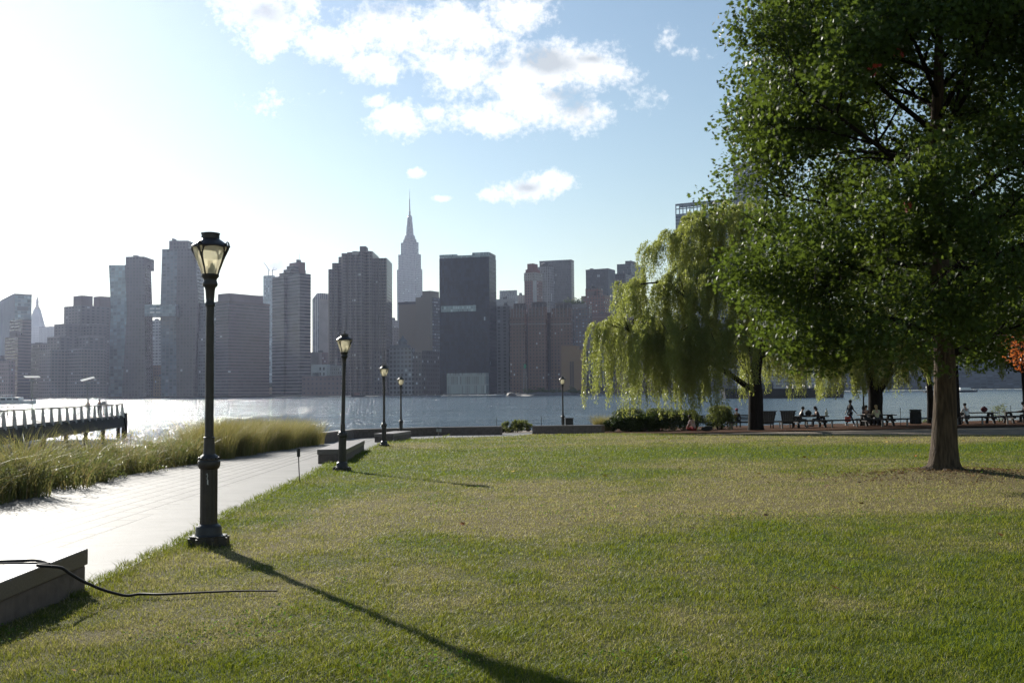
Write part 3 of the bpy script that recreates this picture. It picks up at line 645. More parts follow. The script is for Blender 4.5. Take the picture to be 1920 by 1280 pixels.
def clump_leaves(cen, n_each, sig, size, tmpl, up=0.5, seed=3, tint_sd=0.22):
    g = np.random.default_rng(seed); cen = np.asarray(cen); m = len(cen)
    c = np.repeat(cen, n_each, 0); off = g.normal(size=c.shape); off *= (g.random(len(c))**0.45/(np.linalg.norm(off,axis=1)+1e-9))[:,None]*np.asarray(sig)*1.75; off[:,2] *= 0.8
    c = c+off; s = size*(0.7+0.6*g.random(len(c)))
    V, Fq = leaves(c, s, tmpl, up, drng=g)
    base = np.repeat(g.random(m)*0.45+0.15, n_each); t = np.clip(base+g.normal(size=len(c))*tint_sd, 0, 1)
    return V, Fq, np.repeat(t, len(tmpl))
M['oakleaf'] = leafmat('oak_leaves', (0.022,0.043,0.013), (0.055,0.096,0.022), None, 0.37, (0.23,0.31,0.03), 0.5, 0.16)
M['treeleaf'] = leafmat('tree_leaves', (0.03,0.055,0.018), (0.07,0.10,0.025), None, 0.25, (0.14,0.2,0.03), 0.55, 0.2)
M['redleaf'] = leafmat('autumn_leaves', (0.28,0.07,0.025), (0.4,0.14,0.04), (0.1,0.12,0.03), 0.4, (0.7,0.2,0.04), 0.45)
M['willowleaf'] = leafmat('willow_leaves', (0.11,0.14,0.03), (0.23,0.25,0.065), (0.27,0.19,0.07), 0.56, (0.5,0.54,0.11), 0.38, 0.5, 0.93)
M['shrubleaf'] = leafmat('shrub_leaves', (0.03,0.05,0.018), (0.08,0.10,0.03), (0.22,0.13,0.05), 0.3, (0.18,0.22,0.05), 0.55, 0.15)
def limb(m, p0, p1, r0, r1, bend=0.12, n=6, seg=7, g=random):
    p0 = Vector(p0); p1 = Vector(p1); d = p1-p0; L = d.length; off = Vector((g.uniform(-1,1),g.uniform(-1,1),g.uniform(-.4,1)))*L*bend
    pts = [p0+d*(i/n)+off*math.sin(PI*i/n)+Vector((g.uniform(-1,1),g.uniform(-1,1),g.uniform(-1,1)))*L*0.012*(0<i<n) for i in range(n+1)]
    m.tube(pts, [r0+(r1-r0)*(i/n) for i in range(n+1)], seg); return pts
# ---------------------------------------------------------------- the oak
ob = G(1770,893); OX, OY, OZ = ob.x, ob.y, ob.z; OK = OY/F/0.01318
g0 = random.Random(21); r = wempty('oak_tree', (OX,OY,OZ), 'tall leafy oak with a bare straight trunk standing alone on the lawn', 'tree')
tm = MB()
def trunkpt(h): return Vector((OX+0.05*math.sin(h*0.8)+0.012*h, OY+0.04*math.cos(h), OZ+h))
hs = [-0.15,0.0,0.12,0.3,0.6,1.0,1.6,2.4,3.2,4.2,5.4,6.6,7.6,8.8,10.1,11.5,12.6]
rs = [0.58,0.44,0.355,0.305,0.272,0.248,0.228,0.212,0.205,0.195,0.175,0.15,0.125,0.1,0.075,0.05,0.02]
V = []; S = 28
for h, rr in zip(hs, rs):
    p_ = trunkpt(h)
    for k in range(S):
        a = 2*PI*k/S; fl = max(0, 1-h/0.6); q_ = rr*(1+0.22*fl*fl*math.cos(5*a+0.7)+0.03*math.cos(3*a+h*1.3)+0.02*math.cos(9*a+h))
        V.append((p_.x+q_*math.cos(a), p_.y+q_*math.sin(a), p_.z))
n_ = len(hs); tm.add(V, [(i*S+k,i*S+(k+1)%S,(i+1)*S+(k+1)%S,(i+1)*S+k) for i in range(n_-1) for k in range(S)])
for k in range(6):                      # surface roots
    a = k*1.05+0.3; L = g0.uniform(0.7,1.3); tm.tube([(OX+0.3*math.cos(a),OY+0.3*math.sin(a),OZ+0.12),(OX+0.6*math.cos(a),OY+0.6*math.sin(a),OZ+0.03),(OX+L*math.cos(a+.1),OY+L*math.sin(a+.1),OZ-0.05)], [0.12,0.075,0.03], 8)
tm.build('trunk', M['bark'], r, smooth=True)
def oakR(h, az):                        # crown radius by height and direction
    pr = OK*np.interp(np.asarray(h)/OK, [2.2,2.7,3.3,4.4,5.6,7.0,7.4,7.7,8.5,9.6,10.5,10.95,11.8,12.6,13.5,14.6], [2.0,3.9,4.9,5.15,5.55,5.85,5.8,5.2,5.5,5.65,5.5,4.3,4.4,4.0,3.2,0.9])
    return np.maximum(0.3,pr-0.25)*(0.96+0.07*np.sin(3*az+h*1.1)+0.07*np.sin(5*az-h*2.3))
lb = MB(); limbs = []
for k in range(30):
    h0 = OK*(3.3+9.0*(k/29)**0.9); az = k*2.4+g0.uniform(-.3,.3); rise = g0.uniform(0.25,0.6); 
    L = float(oakR(min(h0+1.2,13.8*OK), az))*g0.uniform(0.72,0.9); p0 = trunkpt(h0-0.3); h1 = h0+L*rise*(0.55 if h0 < 6 else 1.0)
    L = min(L, float(oakR(min(h1,14.4*OK), az))*0.88)
    p1 = Vector((OX+L*math.cos(az), OY+L*math.sin(az), OZ+min(h1,14.2*OK))); r0 = 0.11*(1-h0/17)
    pts = limb(lb, p0, p1, r0, 0.018, 0.08, 7, 7, g0); limbs += pts[2:]
    for q in range(5):
        s0 = pts[g0.randint(2,5)]; d2 = Vector((g0.uniform(-1,1),g0.uniform(-1,1),g0.uniform(-.4,.7)))+(p1-p0).normalized()*0.7
        e2 = s0+d2.normalized()*g0.uniform(1.0,2.2); limbs += limb(lb, s0, e2, 0.03, 0.008, 0.08, 4, 5, g0)[1:]
cen = []; LA = np.array([tuple(v) for v in limbs])
while len(cen) < 980:
    h = OK*g0.uniform(2.5,14.5); az = g0.uniform(0,2*PI); Rm = float(oakR(h, az)); f = g0.random()**0.42
    if f < 0.38 and g0.random() < 0.6: continue
    c_ = (OX+Rm*f*math.cos(az), OY+Rm*f*math.sin(az), OZ+h+0.25*math.sin(az*4))
    dx_ = c_[0]-OX; hm = 3.15 if -0.9 < dx_ < 1.1 else (2.9 if dx_ > 0 else 2.35)
    if h < hm*1.02+0.35*math.sin(dx_*3): continue
    if vnoise(np.array([c_[0]*1.0+c_[1]*.6]), np.array([c_[2]*1.3+c_[1]*.5]), 1.35, 77)[0] < 0.41: continue
    d_ = np.linalg.norm(LA-np.array(c_),axis=1); j = int(np.argmin(d_))
    if d_[j] > 2.2: continue
    cen.append(c_)
    if d_[j] > 0.15: limb(lb, LA[j], c_, 0.012, 0.004, 0.1, 3, 4, g0)
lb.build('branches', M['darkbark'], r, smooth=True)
V, Fq, T = clump_leaves(cen, 205, (0.38,0.38,0.35), 0.104, OAK, 0.7, 5, 0.2); npmesh('crown', V, Fq, M['oakleaf'], r, T)
# a few early red sprays in the crown
V, Fq, T = clump_leaves([P(1690,98,OY-2.5),P(1645,128,OY-3.5),P(1705,390,OY-4)], 5, (0.10,0.10,0.09), 0.11, OAK, 0.5, 6); npmesh('red_leaves', V, Fq, mat('red_leaf', (0.35,0.03,0.02), 0.5), r, T)
# ---------------------------------------------------------------- willows
def willow(name, label, base, tpts, lobes, n_str, seed, lmin, lmax, group=None, floor=0.45):
    """tpts: list of limb polylines with radii; lobes: (centre, radius) domes the strands pour over"""
    g = np.random.default_rng(seed); r = wempty(name, base, label, 'tree', group)
    m = MB()
    for pts, rad in tpts: m.tube(smooth_pts([Vector(p) for p in pts], 4), np.interp(np.linspace(0,1,(len(pts)-1)*4+1), np.linspace(0,1,len(rad)), rad), 12)
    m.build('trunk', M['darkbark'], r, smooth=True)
    Vs, Fs, Ts, tw = [], [], [], MB(); off = 0
    tot = sum(L[1]**2 for L in lobes)
    for c, R_, *ext in lobes:
        n = int(n_str*R_**2/tot); dmax = ext[0] if ext else lmax
        nb = max(6,n//13); bi = g.integers(0,nb,n); a = (g.random(nb)*2*PI)[bi]+g.normal(size=n)*0.13/R_; ct = np.clip((g.random(nb)**0.75)[bi]+g.normal(size=n)*0.05/R_,0,1); st = np.sqrt(np.clip(1-ct**2,0,1))*(0.8+0.35*g.random(nb))[bi]*(0.96+0.08*g.random(n))
        S0 = np.stack([c[0]+R_*st*np.cos(a), c[1]+R_*st*np.sin(a), c[2]+R_*0.62*ct+(0.09*R_*g.normal(size=nb))[bi]+0.05*g.normal(size=n)],1)
        clum = vnoise(S0[:,0]*3+S0[:,1]*2, S0[:,2]+S0[:,1], 1.0, seed+3)
        L = (lmin+(dmax-lmin)*np.clip(0.12+1.0*(g.random(nb)**1.25)[bi]*(0.7+0.3*g.random(n)),0,1))
        gr = gzn(S0[:,0],S0[:,1])+floor+0.6*clum; L = np.minimum(L, np.maximum(0.3, S0[:,2]-gr))
        step = 0.075; K = int(dmax/step)
        t = (np.arange(K)[None,:]+g.random((n,K)))*step/L[:,None]; keep = t < 1
        out = np.stack([np.cos(a)*st,np.sin(a)*st],1)
        spread = 0.55*R_**0.5*np.sqrt(np.clip(t,0,1))
        X = S0[:,0:1]+out[:,0:1]*spread+0.10*np.sin(t*5+a[:,None]*7); Y = S0[:,1:2]+out[:,1:2]*spread+0.10*np.cos(t*4+a[:,None]*5)
        Z = S0[:,2:3]-L[:,None]*t**1.15+0.25*np.sin(np.clip(t*PI*1.2,0,PI))*0.8
        C = np.stack([X,Y,Z],2)[keep]; C += g.normal(size=C.shape)*np.array([0.045,0.045,0.03])
        tint = np.clip(np.repeat((0.15+0.45*clum+(0.3*g.random(nb))[bi]+0.08*g.normal(size=n))[:,None],K,1)[keep]+0.12*g.normal(size=len(C)),0,1)
        sz = 0.17*(0.7+0.6*g.random(len(C)))
        V, Fq = leaves(C, sz, DIA, 0.0, np.array([0,0,-1.0])+0*C, 0.26, 0.0, g)
        Vs.append(V); Fs.append(Fq+off); Ts.append(np.repeat(tint,4)); off += len(V)
        trunkend = Vector(tpts[0][0][-1])
        best = min((Vector(p) for pl,_ in tpts for p in pl[1:]), key=lambda q: (q-Vector(c)).length)
        for q in range(9):
            aa = q*0.7+float(g.random()); e = Vector((c[0]+0.8*R_*math.cos(aa), c[1]+0.8*R_*math.sin(aa), c[2]+0.4*R_)); limb(tw, best, e, 0.06, 0.012, 0.08, 5, 5, random)
    tw.build('branches', M['darkbark'], r, smooth=True)
    npmesh('crown', np.concatenate(Vs), np.concatenate(Fs), M['willowleaf'], r, np.concatenate(Ts)); return r
def pp(px, py, Y): return tuple(P(px,py,Y))
YW = 65.5; wb = at(1417,YW); sc_ = YW/F
def L_(px, py, rpx, dy=0.0, drop=None): return (pp(px,py,YW+dy), rpx*sc_)+((drop,) if drop else ())
tp = [([tuple(wb-Vector((0,0,.2))),tuple(wb+Vector((0,0,.3))),pp(1417,745,YW),pp(1415,700,YW),pp(1425,640,YW),pp(1440,560,YW),pp(1430,470,YW)],[0.62,0.5,0.46,0.42,0.38,0.25,0.1]),
      ([pp(1412,712,YW),pp(1380,660,YW),pp(1335,610,YW),pp(1290,560,YW-1),pp(1240,530,YW-1)],[0.28,0.22,0.16,0.1,0.05]),
      ([pp(1418,690,YW),pp(1390,600,YW+1),pp(1350,500,YW+1),pp(1325,430,YW+1)],[0.26,0.2,0.13,0.06]),
      ([pp(1424,670,YW),pp(1480,640,YW+1),pp(1510,650,YW+1),pp(1535,665,YW+2)],[0.2,0.12,0.07,0.03]),
      ([pp(1408,730,YW),pp(1350,690,YW-1.5),pp(1250,640,YW-2),pp(1180,620,YW-2)],[0.2,0.15,0.1,0.05])]
lobes = [L_(1158,622,44,-1,5.6),L_(1215,560,62,0,3.4),L_(1268,470,56,1,3.2),L_(1338,432,62,0,4.0),L_(1400,430,80,2,5),L_(1255,628,64,-3,6.0),L_(1305,545,66,-2,3.5),L_(1215,650,60,-1,5.4),
         L_(1345,640,66,-3,4.0),L_(1395,560,75,-2,4),L_(1290,660,52,-2,4.4),L_(1365,530,60,-3,3.3),L_(1480,600,80,1.5,5.4),L_(1545,640,58,2,4.6),L_(1440,650,50,3,4.0),L_(1190,610,38,2,5.4),L_(1330,490,60,3,4)]
willow('willow_tree', 'broad weeping willow left of the oak, its strands reaching down to the bushes and benches', wb, tp, lobes, 11000, 41, 1.0, 3.8)
W2 = 72.5; w2 = at(1641,W2)
tp2 = [([tuple(w2-Vector((0,0,.2))),pp(1641,770,W2),pp(1641,735,W2),pp(1630,690,W2),pp(1622,630,W2),pp(1615,560,W2)],[0.62,0.5,0.5,0.34,0.26,0.1]),
       ([pp(1643,738,W2),pp(1668,700,W2),pp(1690,664,W2),pp(1720,640,W2),pp(1760,620,W2)],[0.34,0.25,0.18,0.12,0.06])]
def L2(px, py, rpx, dy=0.0, drop=2.5): return (pp(px,py,W2+dy), rpx*W2/F, drop)
willow('willow_tree', 'weeping willow with a forked trunk rising behind the picnic tables', w2, tp2, [L2(1575,620,60,-1,4.6),L2(1630,590,60,1,3.6),L2(1690,650,45,-1.5,3.2),L2(1725,640,38,0,3.0),L2(1520,630,46,1,3.6),L2(1660,500,90,2,4),L2(1590,500,90,2,4),L2(1750,560,70,1,3.6),L2(1470,640,46,2,3.4),L2(1700,600,60,0,3.4),L2(1540,668,42,0,3.2),L2(1600,672,40,-1,3.0),L2(1480,676,38,1,3.0),L2(1705,672,36,-.5,2.8),L2(1665,690,34,-1.5,2.6),L2(1570,700,36,1,2.4)], 7500, 43, 1.2, 3.9, floor=1.5)
W3 = 69; w3 = at(1791,W3)
tp3 = [([tuple(w3-Vector((0,0,.2))),pp(1791,770,W3),pp(1789,700,W3),pp(1787,640,W3),pp(1792,560,W3)],[0.45,0.33,0.28,0.24,0.1]),([pp(1789,660,W3),pp(1820,620,W3),pp(1870,600,W3)],[0.15,0.1,0.04])]
def L3(px, py, rpx, dy=0.0, drop=2.5): return (pp(px,py,W3+dy), rpx*W3/F, drop)
willow('willow_tree', 'weeping willow whose straight dark trunk stands just right of the oak trunk', w3, tp3, [L3(1825,650,42,-1,2.6),L3(1870,630,50,0,2.2),L3(1790,600,70,1,2.6),L3(1850,520,90,2,3.0),L3(1770,500,80,2,3.0)], 2600, 47, 0.8, 2.8, floor=1.9)
# other trees at the right edge
def roundtree(name, label, base, h0, h1, rad, m, n=160, each=70, seed=9, size=0.2, group=None, tr=0.3):
    g = random.Random(seed); r = wempty(name, base, label, 'tree', group); b = Vector(base); t = MB(); top = b+Vector((0.1*rad*g.uniform(-1,1),0.1*rad,h1*0.85))
    t.tube(smooth_pts([b-Vector((0,0,.3)), b+Vector((0,0,h0*0.5)), b.lerp(top,0.6), top], 4), list(np.linspace(tr,tr*0.15,13)), 10); cs = []
    for k in range(n):
        u = g.uniform(0,1); z = h0+(h1-h0)*u; R_ = rad*math.sqrt(max(0.03,1-(2*u-0.95)**2))*(0.75+0.3*g.random())*g.random()**0.4; a = g.uniform(0,2*PI)
        c_ = b+Vector((R_*math.cos(a),R_*math.sin(a),z)); cs.append(tuple(c_))
        if k % 4 == 0: limb(t, b.lerp(top, min(0.95,max(0.25,(z/h1)*0.75))), c_, tr*0.22, 0.012, 0.1, 4, 5, g)
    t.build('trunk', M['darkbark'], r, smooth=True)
    V, Fq, T = clump_leaves(cs, each, rad*0.13, size, OVAL, 0.4, seed, 0.2); npmesh('crown', V, Fq, m, r, T); return r
roundtree('shade_tree', 'tall dark shade tree at the right edge behind the last picnic table', at(1925,71), 4.2, 16.0, 6.2, M['treeleaf'], 330, 75, 13, 0.26)
roundtree('shade_tree', 'dense dark tree standing behind the oak crown above the picnic tables', at(1745,75), 5.0, 14.0, 5.5, M['treeleaf'], 260, 75, 14, 0.26)
q = at(1985,42); roundtree('maple_tree', 'small maple turning orange red, reaching in at the right edge', (q.x,q.y,q.z), 2.6, 5.6, 2.0, M['redleaf'], 70, 60, 15, 0.15, tr=0.14)
# ---------------------------------------------------------------- bushes in front of the river
def bush(name, label, px, Y, wpx, ytop, m, n, each, size, tmpl=OVAL, seed=1, cat='bush', up=0.5, depth=1.2):
    g = random.Random(seed); b = at(px, Y); t = P(px, ytop, Y); h = t.z-b.z; w = wpx*Y/F/2; r = wempty(name, b, label, cat)
    st = MB(); cs = []
    for k in range(n):
        a = g.uniform(0,2*PI); u = g.random()**0.7; f = math.sqrt(g.random()); z = h*u*0.96; ww = w*math.sqrt(max(0.05,1-(u-0.35)**2*1.6))
        c_ = (b.x+ww*f*math.cos(a), b.y+min(ww,depth)*f*math.sin(a), b.z+0.08+z); cs.append(c_)
        if k % 3 == 0: limb(st, (b.x+(c_[0]-b.x)*0.25,b.y+(c_[1]-b.y)*0.25,b.z-0.05), c_, 0.018, 0.005, 0.08, 4, 4, g)
    st.build('stems', M['darkbark'], r); V, Fq, T = clump_leaves(cs, each, max(0.09,min(w,h)*0.16), size, tmpl, up, seed+50, 0.25); npmesh('foliage', V, Fq, m, r, T); return r
def blades(base, n, rad, h, lean, width, seed, m, name, parent, segs=4):
    """tuft of long arching blades: base (k,3) tuft centres"""
    g = np.random.default_rng(seed); base = np.asarray(base); c = np.repeat(base, n, 0); N_ = len(c)
    a = g.random(N_)*2*PI; rr = np.sqrt(g.random(N_))*rad; c = c+np.stack([rr*np.cos(a),rr*np.sin(a),0*a],1)
    hh = h*(0.55+0.6*g.random(N_)); le = lean*(0.3+1.0*g.random(N_)); a2 = a+g.normal(size=N_)*0.9; w = width*(0.6+0.8*g.random(N_)); b2 = g.random(N_)*2*PI
    rows = []
    for k in range(segs+1):
        t = k/segs; cx = c[:,0]+np.cos(a2)*le*hh*t**2; cy = c[:,1]+np.sin(a2)*le*hh*t**2; cz = c[:,2]+hh*(t-0.28*le*t**3); ww = w*(1-t**1.6)*0.5+0.0006
        rows.append(np.stack([np.stack([cx-np.cos(b2)*ww,cy-np.sin(b2)*ww,cz],1),np.stack([cx+np.cos(b2)*ww,cy+np.sin(b2)*ww,cz],1)],1))
    V = np.stack(rows,1).reshape(-1,3); o = np.arange(N_)[:,None]*(2*(segs+1))
    q = np.concatenate([np.stack([o[:,0]+2*k,o[:,0]+2*k+1,o[:,0]+2*k+3,o[:,0]+2*k+2],1) for k in range(segs)])
    T = np.repeat(np.clip(g.random(N_)*0.9+0.05*g.normal(size=N_),0,1), 2*(segs+1))
    return npmesh(name, V, q, m, parent, T)
M['reed'] = leafmat('waterside_grass', (0.07,0.10,0.028), (0.2,0.175,0.065), (0.26,0.17,0.085), 0.45, (0.36,0.34,0.11), 0.5, 0.2, 0.66)
M['goldgrass'] = leafmat('golden_grass', (0.1,0.12,0.03), (0.24,0.2,0.07), (0.34,0.26,0.12), 0.45, (0.42,0.36,0.11), 0.55, 0.15, 0.75)
M['weed'] = leafmat('weed_leaves', (0.05,0.085,0.025), (0.13,0.15,0.05), (0.3,0.2,0.08), 0.4, (0.3,0.32,0.08), 0.55, 0.15)
g = random.Random(5)
# ornamental grasses along the path's left side: three dense golden mounds beyond the first lamp
def gclump(px0, px1, ybase0, ybase1, h, label, seed, n=60, each=130):
    a = G(px0,ybase0); b = G(px1,ybase1); r = wempty('ornamental_grass', a.lerp(b,0.5), label, 'plant'); gg = random.Random(seed); cs = []
    for k in range(n):
        u = gg.random(); p_ = a.lerp(b,u); x = p_.x-gg.uniform(0.25,2.3); y = p_.y+gg.uniform(-.4,.4); cs.append((x,y,gz(x,y)-0.1))
    blades(cs, each, 0.38, h, 0.55, 0.012, seed, M['goldgrass'], 'foliage', r, 5); return r
gclump(612,560,830,838,1.42,'golden grass mound at the far end, against the long stone wall',61,46,150)
gclump(558,500,838,848,1.55,'golden grass mound in the middle of the dense bank beside the path',62,46,150)
gclump(500,436,848,857,1.5,'golden grass mound nearest the first street lamp in the dense bank',63,44,150)
# looser reeds and weeds nearer the camera, one tangle
cs = []; ws = []; hs_ = []
for k in range(200):
    px = g.uniform(-160,440); yb = np.interp(px,[-160,0,112,192,300,375,440],[975,937,919,899,876,865,857]); q_ = G(px,yb); x = q_.x-0.12-g.random()**1.3*2.6; y = q_.y+g.uniform(-.6,.6)
    if vnoise(np.array([x*1.0]),np.array([y*1.0]),1.7,91)[0] < 0.44: continue
    z = gz(x,y)-0.1-max(0,-(x+11.6))*0.5; cs.append((x,y,z)); hs_.append(0.42+0.95*float(vnoise(np.array([x*1.0]),np.array([y*1.0]),2.3,192)[0]))
    if g.random() < 0.75: ws.append((x,y,z))
o = blades(cs, 58, 0.40, np.repeat(np.array(hs_),58)*1.3, 0.8, 0.017, 71, M['reed'], 'reeds', None, 5); tag(o, kind='stuff')
wc = []
for (x,y,z) in ws:
    for k in range(9): wc.append((x+g.gauss(0,.3), y+g.gauss(0,.3), z+g.random()**1.1*0.8))
V, Fq, T = clump_leaves(wc, 22, (0.11,0.11,0.11), 0.07, OVAL, 0.3, 72, 0.3); o = npmesh('undergrowth', V, Fq, M['weed'], None, T); tag(o, kind='stuff')
# seed heads catching the light
sh_ = []
for (x,y,z) in cs:
    for k in range(6): sh_.append((x+g.gauss(0,.45), y+g.gauss(0,.45), z+g.uniform(0.6,1.25)))
V, Fq, T = clump_leaves(sh_, 7, (0.012,0.012,0.06), 0.035, OVAL, 0.2, 73, 0.3); o = npmesh('grass_seed_heads', V, Fq, M['goldgrass'], None, T); tag(o, kind='stuff')
# by the wall gap, the mound beside the second wall, clipped hedges and shrubs
bush('riverside_shrub', 'pale green shrub growing in the gap between the two stone walls', 968, 75, 66, 791, M['weed'], 60, 50, 0.13, seed=21)
q = at(1131,70.5); r = wempty('ornamental_grass', q, 'round pale grass mound at the right end of the second stone wall', 'plant'); blades([(q.x+0.3*math.cos(k),q.y+0.3*math.sin(k),q.z) for k in range(7)], 260, 0.35, 1.25, 0.8, 0.012, 64, M['goldgrass'], 'foliage', r, 5)
q = at(1147,71.5)
M['juniper'] = leafmat('juniper', (0.025,0.045,0.015), (0.06,0.085,0.02), None, 0.2, (0.1,0.14,0.03), 0.6, 0.12)
bush('clipped_hedge', 'low wide juniper hedge under the left edge of the willow', 1195, 69.2, 120, 781, M['juniper'], 240, 60, 0.12, DIA, 22, 'hedge', 0.8, 1.3)
bush('leafy_shrub', 'taller green shrub behind the juniper hedge under the hanging willow strands', 1180, 71.5, 62, 768, M['shrubleaf'], 110, 60, 0.11, OVAL, 23)
bush('leafy_shrub', 'dark shrub with a few red leaves between the hedge and the person in pink', 1236, 70, 66, 770, M['shrubleaf'], 130, 60, 0.11, OVAL, 24)
bush('leafy_shrub', 'small dark shrub directly behind the person in pink', 1285, 70, 62, 773, M['shrubleaf'], 110, 60, 0.11, OVAL, 25)
bush('leafy_shrub', 'sunlit yellow green shrub between the two slatted benches', 1350, 69.5, 52, 764, M['weed'], 120, 55, 0.11, OVAL, 26)
bush('waterside_weed', 'thin pale weeds at the water edge behind the last picnic table', 1875, 75.5, 40, 760, M['weed'], 26, 22, 0.09, OVAL, 27)
bush('waterside_weed', 'low pale weeds at the water edge right of the litter barrel', 1748, 75.5, 36, 788, M['weed'], 26, 26, 0.09, OVAL, 28)
# ================================================================ the lawn
LN = inside
M['grass'] = leafmat('grass_blades', (0.058,0.118,0.010), (0.205,0.172,0.045), (0.44,0.36,0.20), 0.5, (0.31,0.33,0.016), 0.5, 0.13, 0.74)
# turf under the blades
def turf_mat():
    m, nt, out = newmat('turf'); a = N(nt, 'ShaderNodeAttribute', attribute_name='tint'); tc = N(nt, 'ShaderNodeTexCoord').outputs['Object']
    f = math_(nt, 'ADD', a.outputs['Fac'], math_(nt, 'MULTIPLY', math_(nt, 'SUBTRACT', noise(nt, tc, 9, 6, 0.7), 0.5), 0.7), clamp=True)
    c = mixc(nt, f, (0.045,0.085,0.014), (0.15,0.12,0.06)); c = mixc(nt, math_(nt, 'MULTIPLY', ramp(nt, noise(nt, tc, 45, 5, 0.7), 0.52, 0.7), 0.6), c, (0.05,0.05,0.018))
    p = N(nt, 'ShaderNodeBsdfPrincipled'); nt.links.new(c, p.inputs['Base Color']); p.inputs['Roughness'].default_value = 0.9; p.inputs['Specular IOR Level'].default_value = 0.08
    b = N(nt, 'ShaderNodeBump'); b.inputs['Strength'].default_value = 0.9; b.inputs['Distance'].default_value = 0.05; nt.links.new(noise(nt, tc, 30, 6, 0.7), b.inputs['Height']); nt.links.new(b.outputs[0], p.inputs['Normal'])
    nt.links.new(p.outputs[0], out.inputs[0]); return m
M['turf'] = turf_mat()
def mound(x, y): return 0.16*np.exp(-((x-OX-0.2)**2+(y-OY)**2)/2.2)+0.05*(fbm(x, y, 4, 51, 2)-0.5)*np.clip((y-3)/6,0,1)
# clip the turf sheet to the lawn outline: rows across from the left edge
ys = np.concatenate([np.linspace(-10,0,8)[:-1], np.linspace(0,30,90)[:-1], np.linspace(30,75,90)])
fe = LAWN_A[2:-2]; k_ = int(np.argmax(fe[:,0] > -5.5+0*fe[:,0])) if False else 11
left = fe[:12]; farx = fe[11:]
def lx(y): return np.interp(y, np.concatenate([[-12,2],left[:,1]]), np.concatenate([[-4.0,-4.05],left[:,0]]))
def fy(x): return np.interp(x, farx[:,0], farx[:,1])
U = np.concatenate([np.linspace(0,1,100)**1.6])
rows = []
nu = 130; nv = 170
xu = np.linspace(0,1,nu)**1.7; yv = np.linspace(0,1,nv)**1.5
XX = np.zeros((nv,nu)); YY = np.zeros((nv,nu))
for j, v in enumerate(yv):
    y0 = -10+v*(left[-1,1]+10)
    x0 = float(lx(y0)); x = x0+(76-x0)*xu
    stretch = (fy(x)+10)/(left[-1,1]+10); YY[j] = -10+(y0+10)*(1+(stretch-1)*v**3); XX[j] = x
V = np.stack([XX.ravel(),YY.ravel(),(gzn(XX,YY)+mound(XX,YY)).ravel()],1); i = np.arange(nu*nv).reshape(nv,nu)
Fq = np.stack([i[:-1,:-1].ravel(),i[:-1,1:].ravel(),i[1:,1:].ravel(),i[1:,:-1].ravel()],1)
o = npmesh('lawn', V, Fq, M['turf'], attr=dry(V[:,0],V[:,1]), smooth=True); o['kind'] = 'structure'
# skirt so that the edge of the turf has a thickness
eL = [(XX[j,0],YY[j,0]) for j in range(nv)]; eF = [(XX[-1,k],YY[-1,k]) for k in range(nu)]
b = MB()
for e in (eL, eF): 
    vs = []
    for x,y in e: z = gz(x,y)+float(mound(np.array([x]),np.array([y]))[0]); vs += [(x,y,z),(x,y,z-0.12)]
    b.add(vs, [(2*q,2*q+1,2*q+3,2*q+2) for q in range(len(e)-1)])
o = b.build('lawn_edge', M['soil']); o['kind'] = 'structure'
def grass(n, seed, ymin, ymax, hmul=1.0, flat=0.0):
    g = np.random.default_rng(seed); y = np.exp(np.log(ymin)+(np.log(ymax)-np.log(ymin))*g.random(n)); x = (g.random(n)*1.26-0.63)*y
    k = (y < np.where(x < farx[0,0], 1e9, fy(x))+0.12)&(x > lx(y)-0.05-0.10*vnoise(x,y,0.35,5))&(y < 76)
    k &= ((x-OX)**2+(y-OY)**2 > 0.42**2); x = x[k]; y = y[k]; n = len(x)
    eg = np.exp(-np.clip(x-lx(y),0,9)/0.28)*(y > 9)+0.8*np.exp(-((x+3.79)**2+(y-12.47)**2)/0.35); d = np.clip(dry(x, y)-0.6*eg,0,1); lum = fbm(x, y, 0.5, 63, 3)
    z = gzn(x,y)+mound(x,y)-0.004; h = (0.026+0.036*g.random(n)**2+0.05*np.clip(lum-0.55,0,1))*(0.72+0.0085*y)*(0.55+1.0*vnoise(x,y,0.22,207))*hmul*(1.15-0.45*d)*(1+0.7*np.clip(eg,0,1)); w = (0.0021+0.00030*y)*(0.7+0.6*g.random(n))
    bare = np.exp(-((x-OX-0.5)/2.1)**2-((y-OY+0.6)/1.3)**2); kk = g.random(n) > bare*0.85
    x,y,z,h,w,d,lum = (q[kk] for q in (x,y,z,h,w,d,lum)); n = len(x)
    a = g.random(n)*2*PI; le = h*(0.35+1.1*g.random(n)+flat*2); b2 = a+PI/2+g.normal(size=n)*0.5; h = h*(1-flat*0.6)
    ca, sa, cb, sb = np.cos(a), np.sin(a), np.cos(b2), np.sin(b2)
    p0 = np.stack([x-cb*w/2,y-sb*w/2,z],1); p1 = np.stack([x+cb*w/2,y+sb*w/2,z],1)
    mx = x+ca*le*0.35; my = y+sa*le*0.35; mz = z+h*0.62
    p2 = np.stack([mx+cb*w*0.4,my+sb*w*0.4,mz],1); p3 = np.stack([mx-cb*w*0.4,my-sb*w*0.4,mz],1)
    tx = x+ca*le; ty = y+sa*le; tz = z+h*(1-0.15*g.random(n))
    p4 = np.stack([tx+cb*w*0.08,ty+sb*w*0.08,tz],1); p5 = np.stack([tx-cb*w*0.08,ty-sb*w*0.08,tz],1)
    V = np.stack([p0,p1,p2,p3,p4,p5],1).reshape(-1,3); o = np.arange(n)*6
    Fq = np.concatenate([np.stack([o,o+1,o+2,o+3],1),np.stack([o+3,o+2,o+4,o+5],1)])
    t = np.clip(d*0.85+0.5*(g.random(n)-0.5)+0.45*(g.random(n) < 0.07+0.34*d)-0.35*np.clip(lum-0.5,0,1), 0, 1)
    return V, Fq, np.repeat(t,6)
GRASS_N = 900000
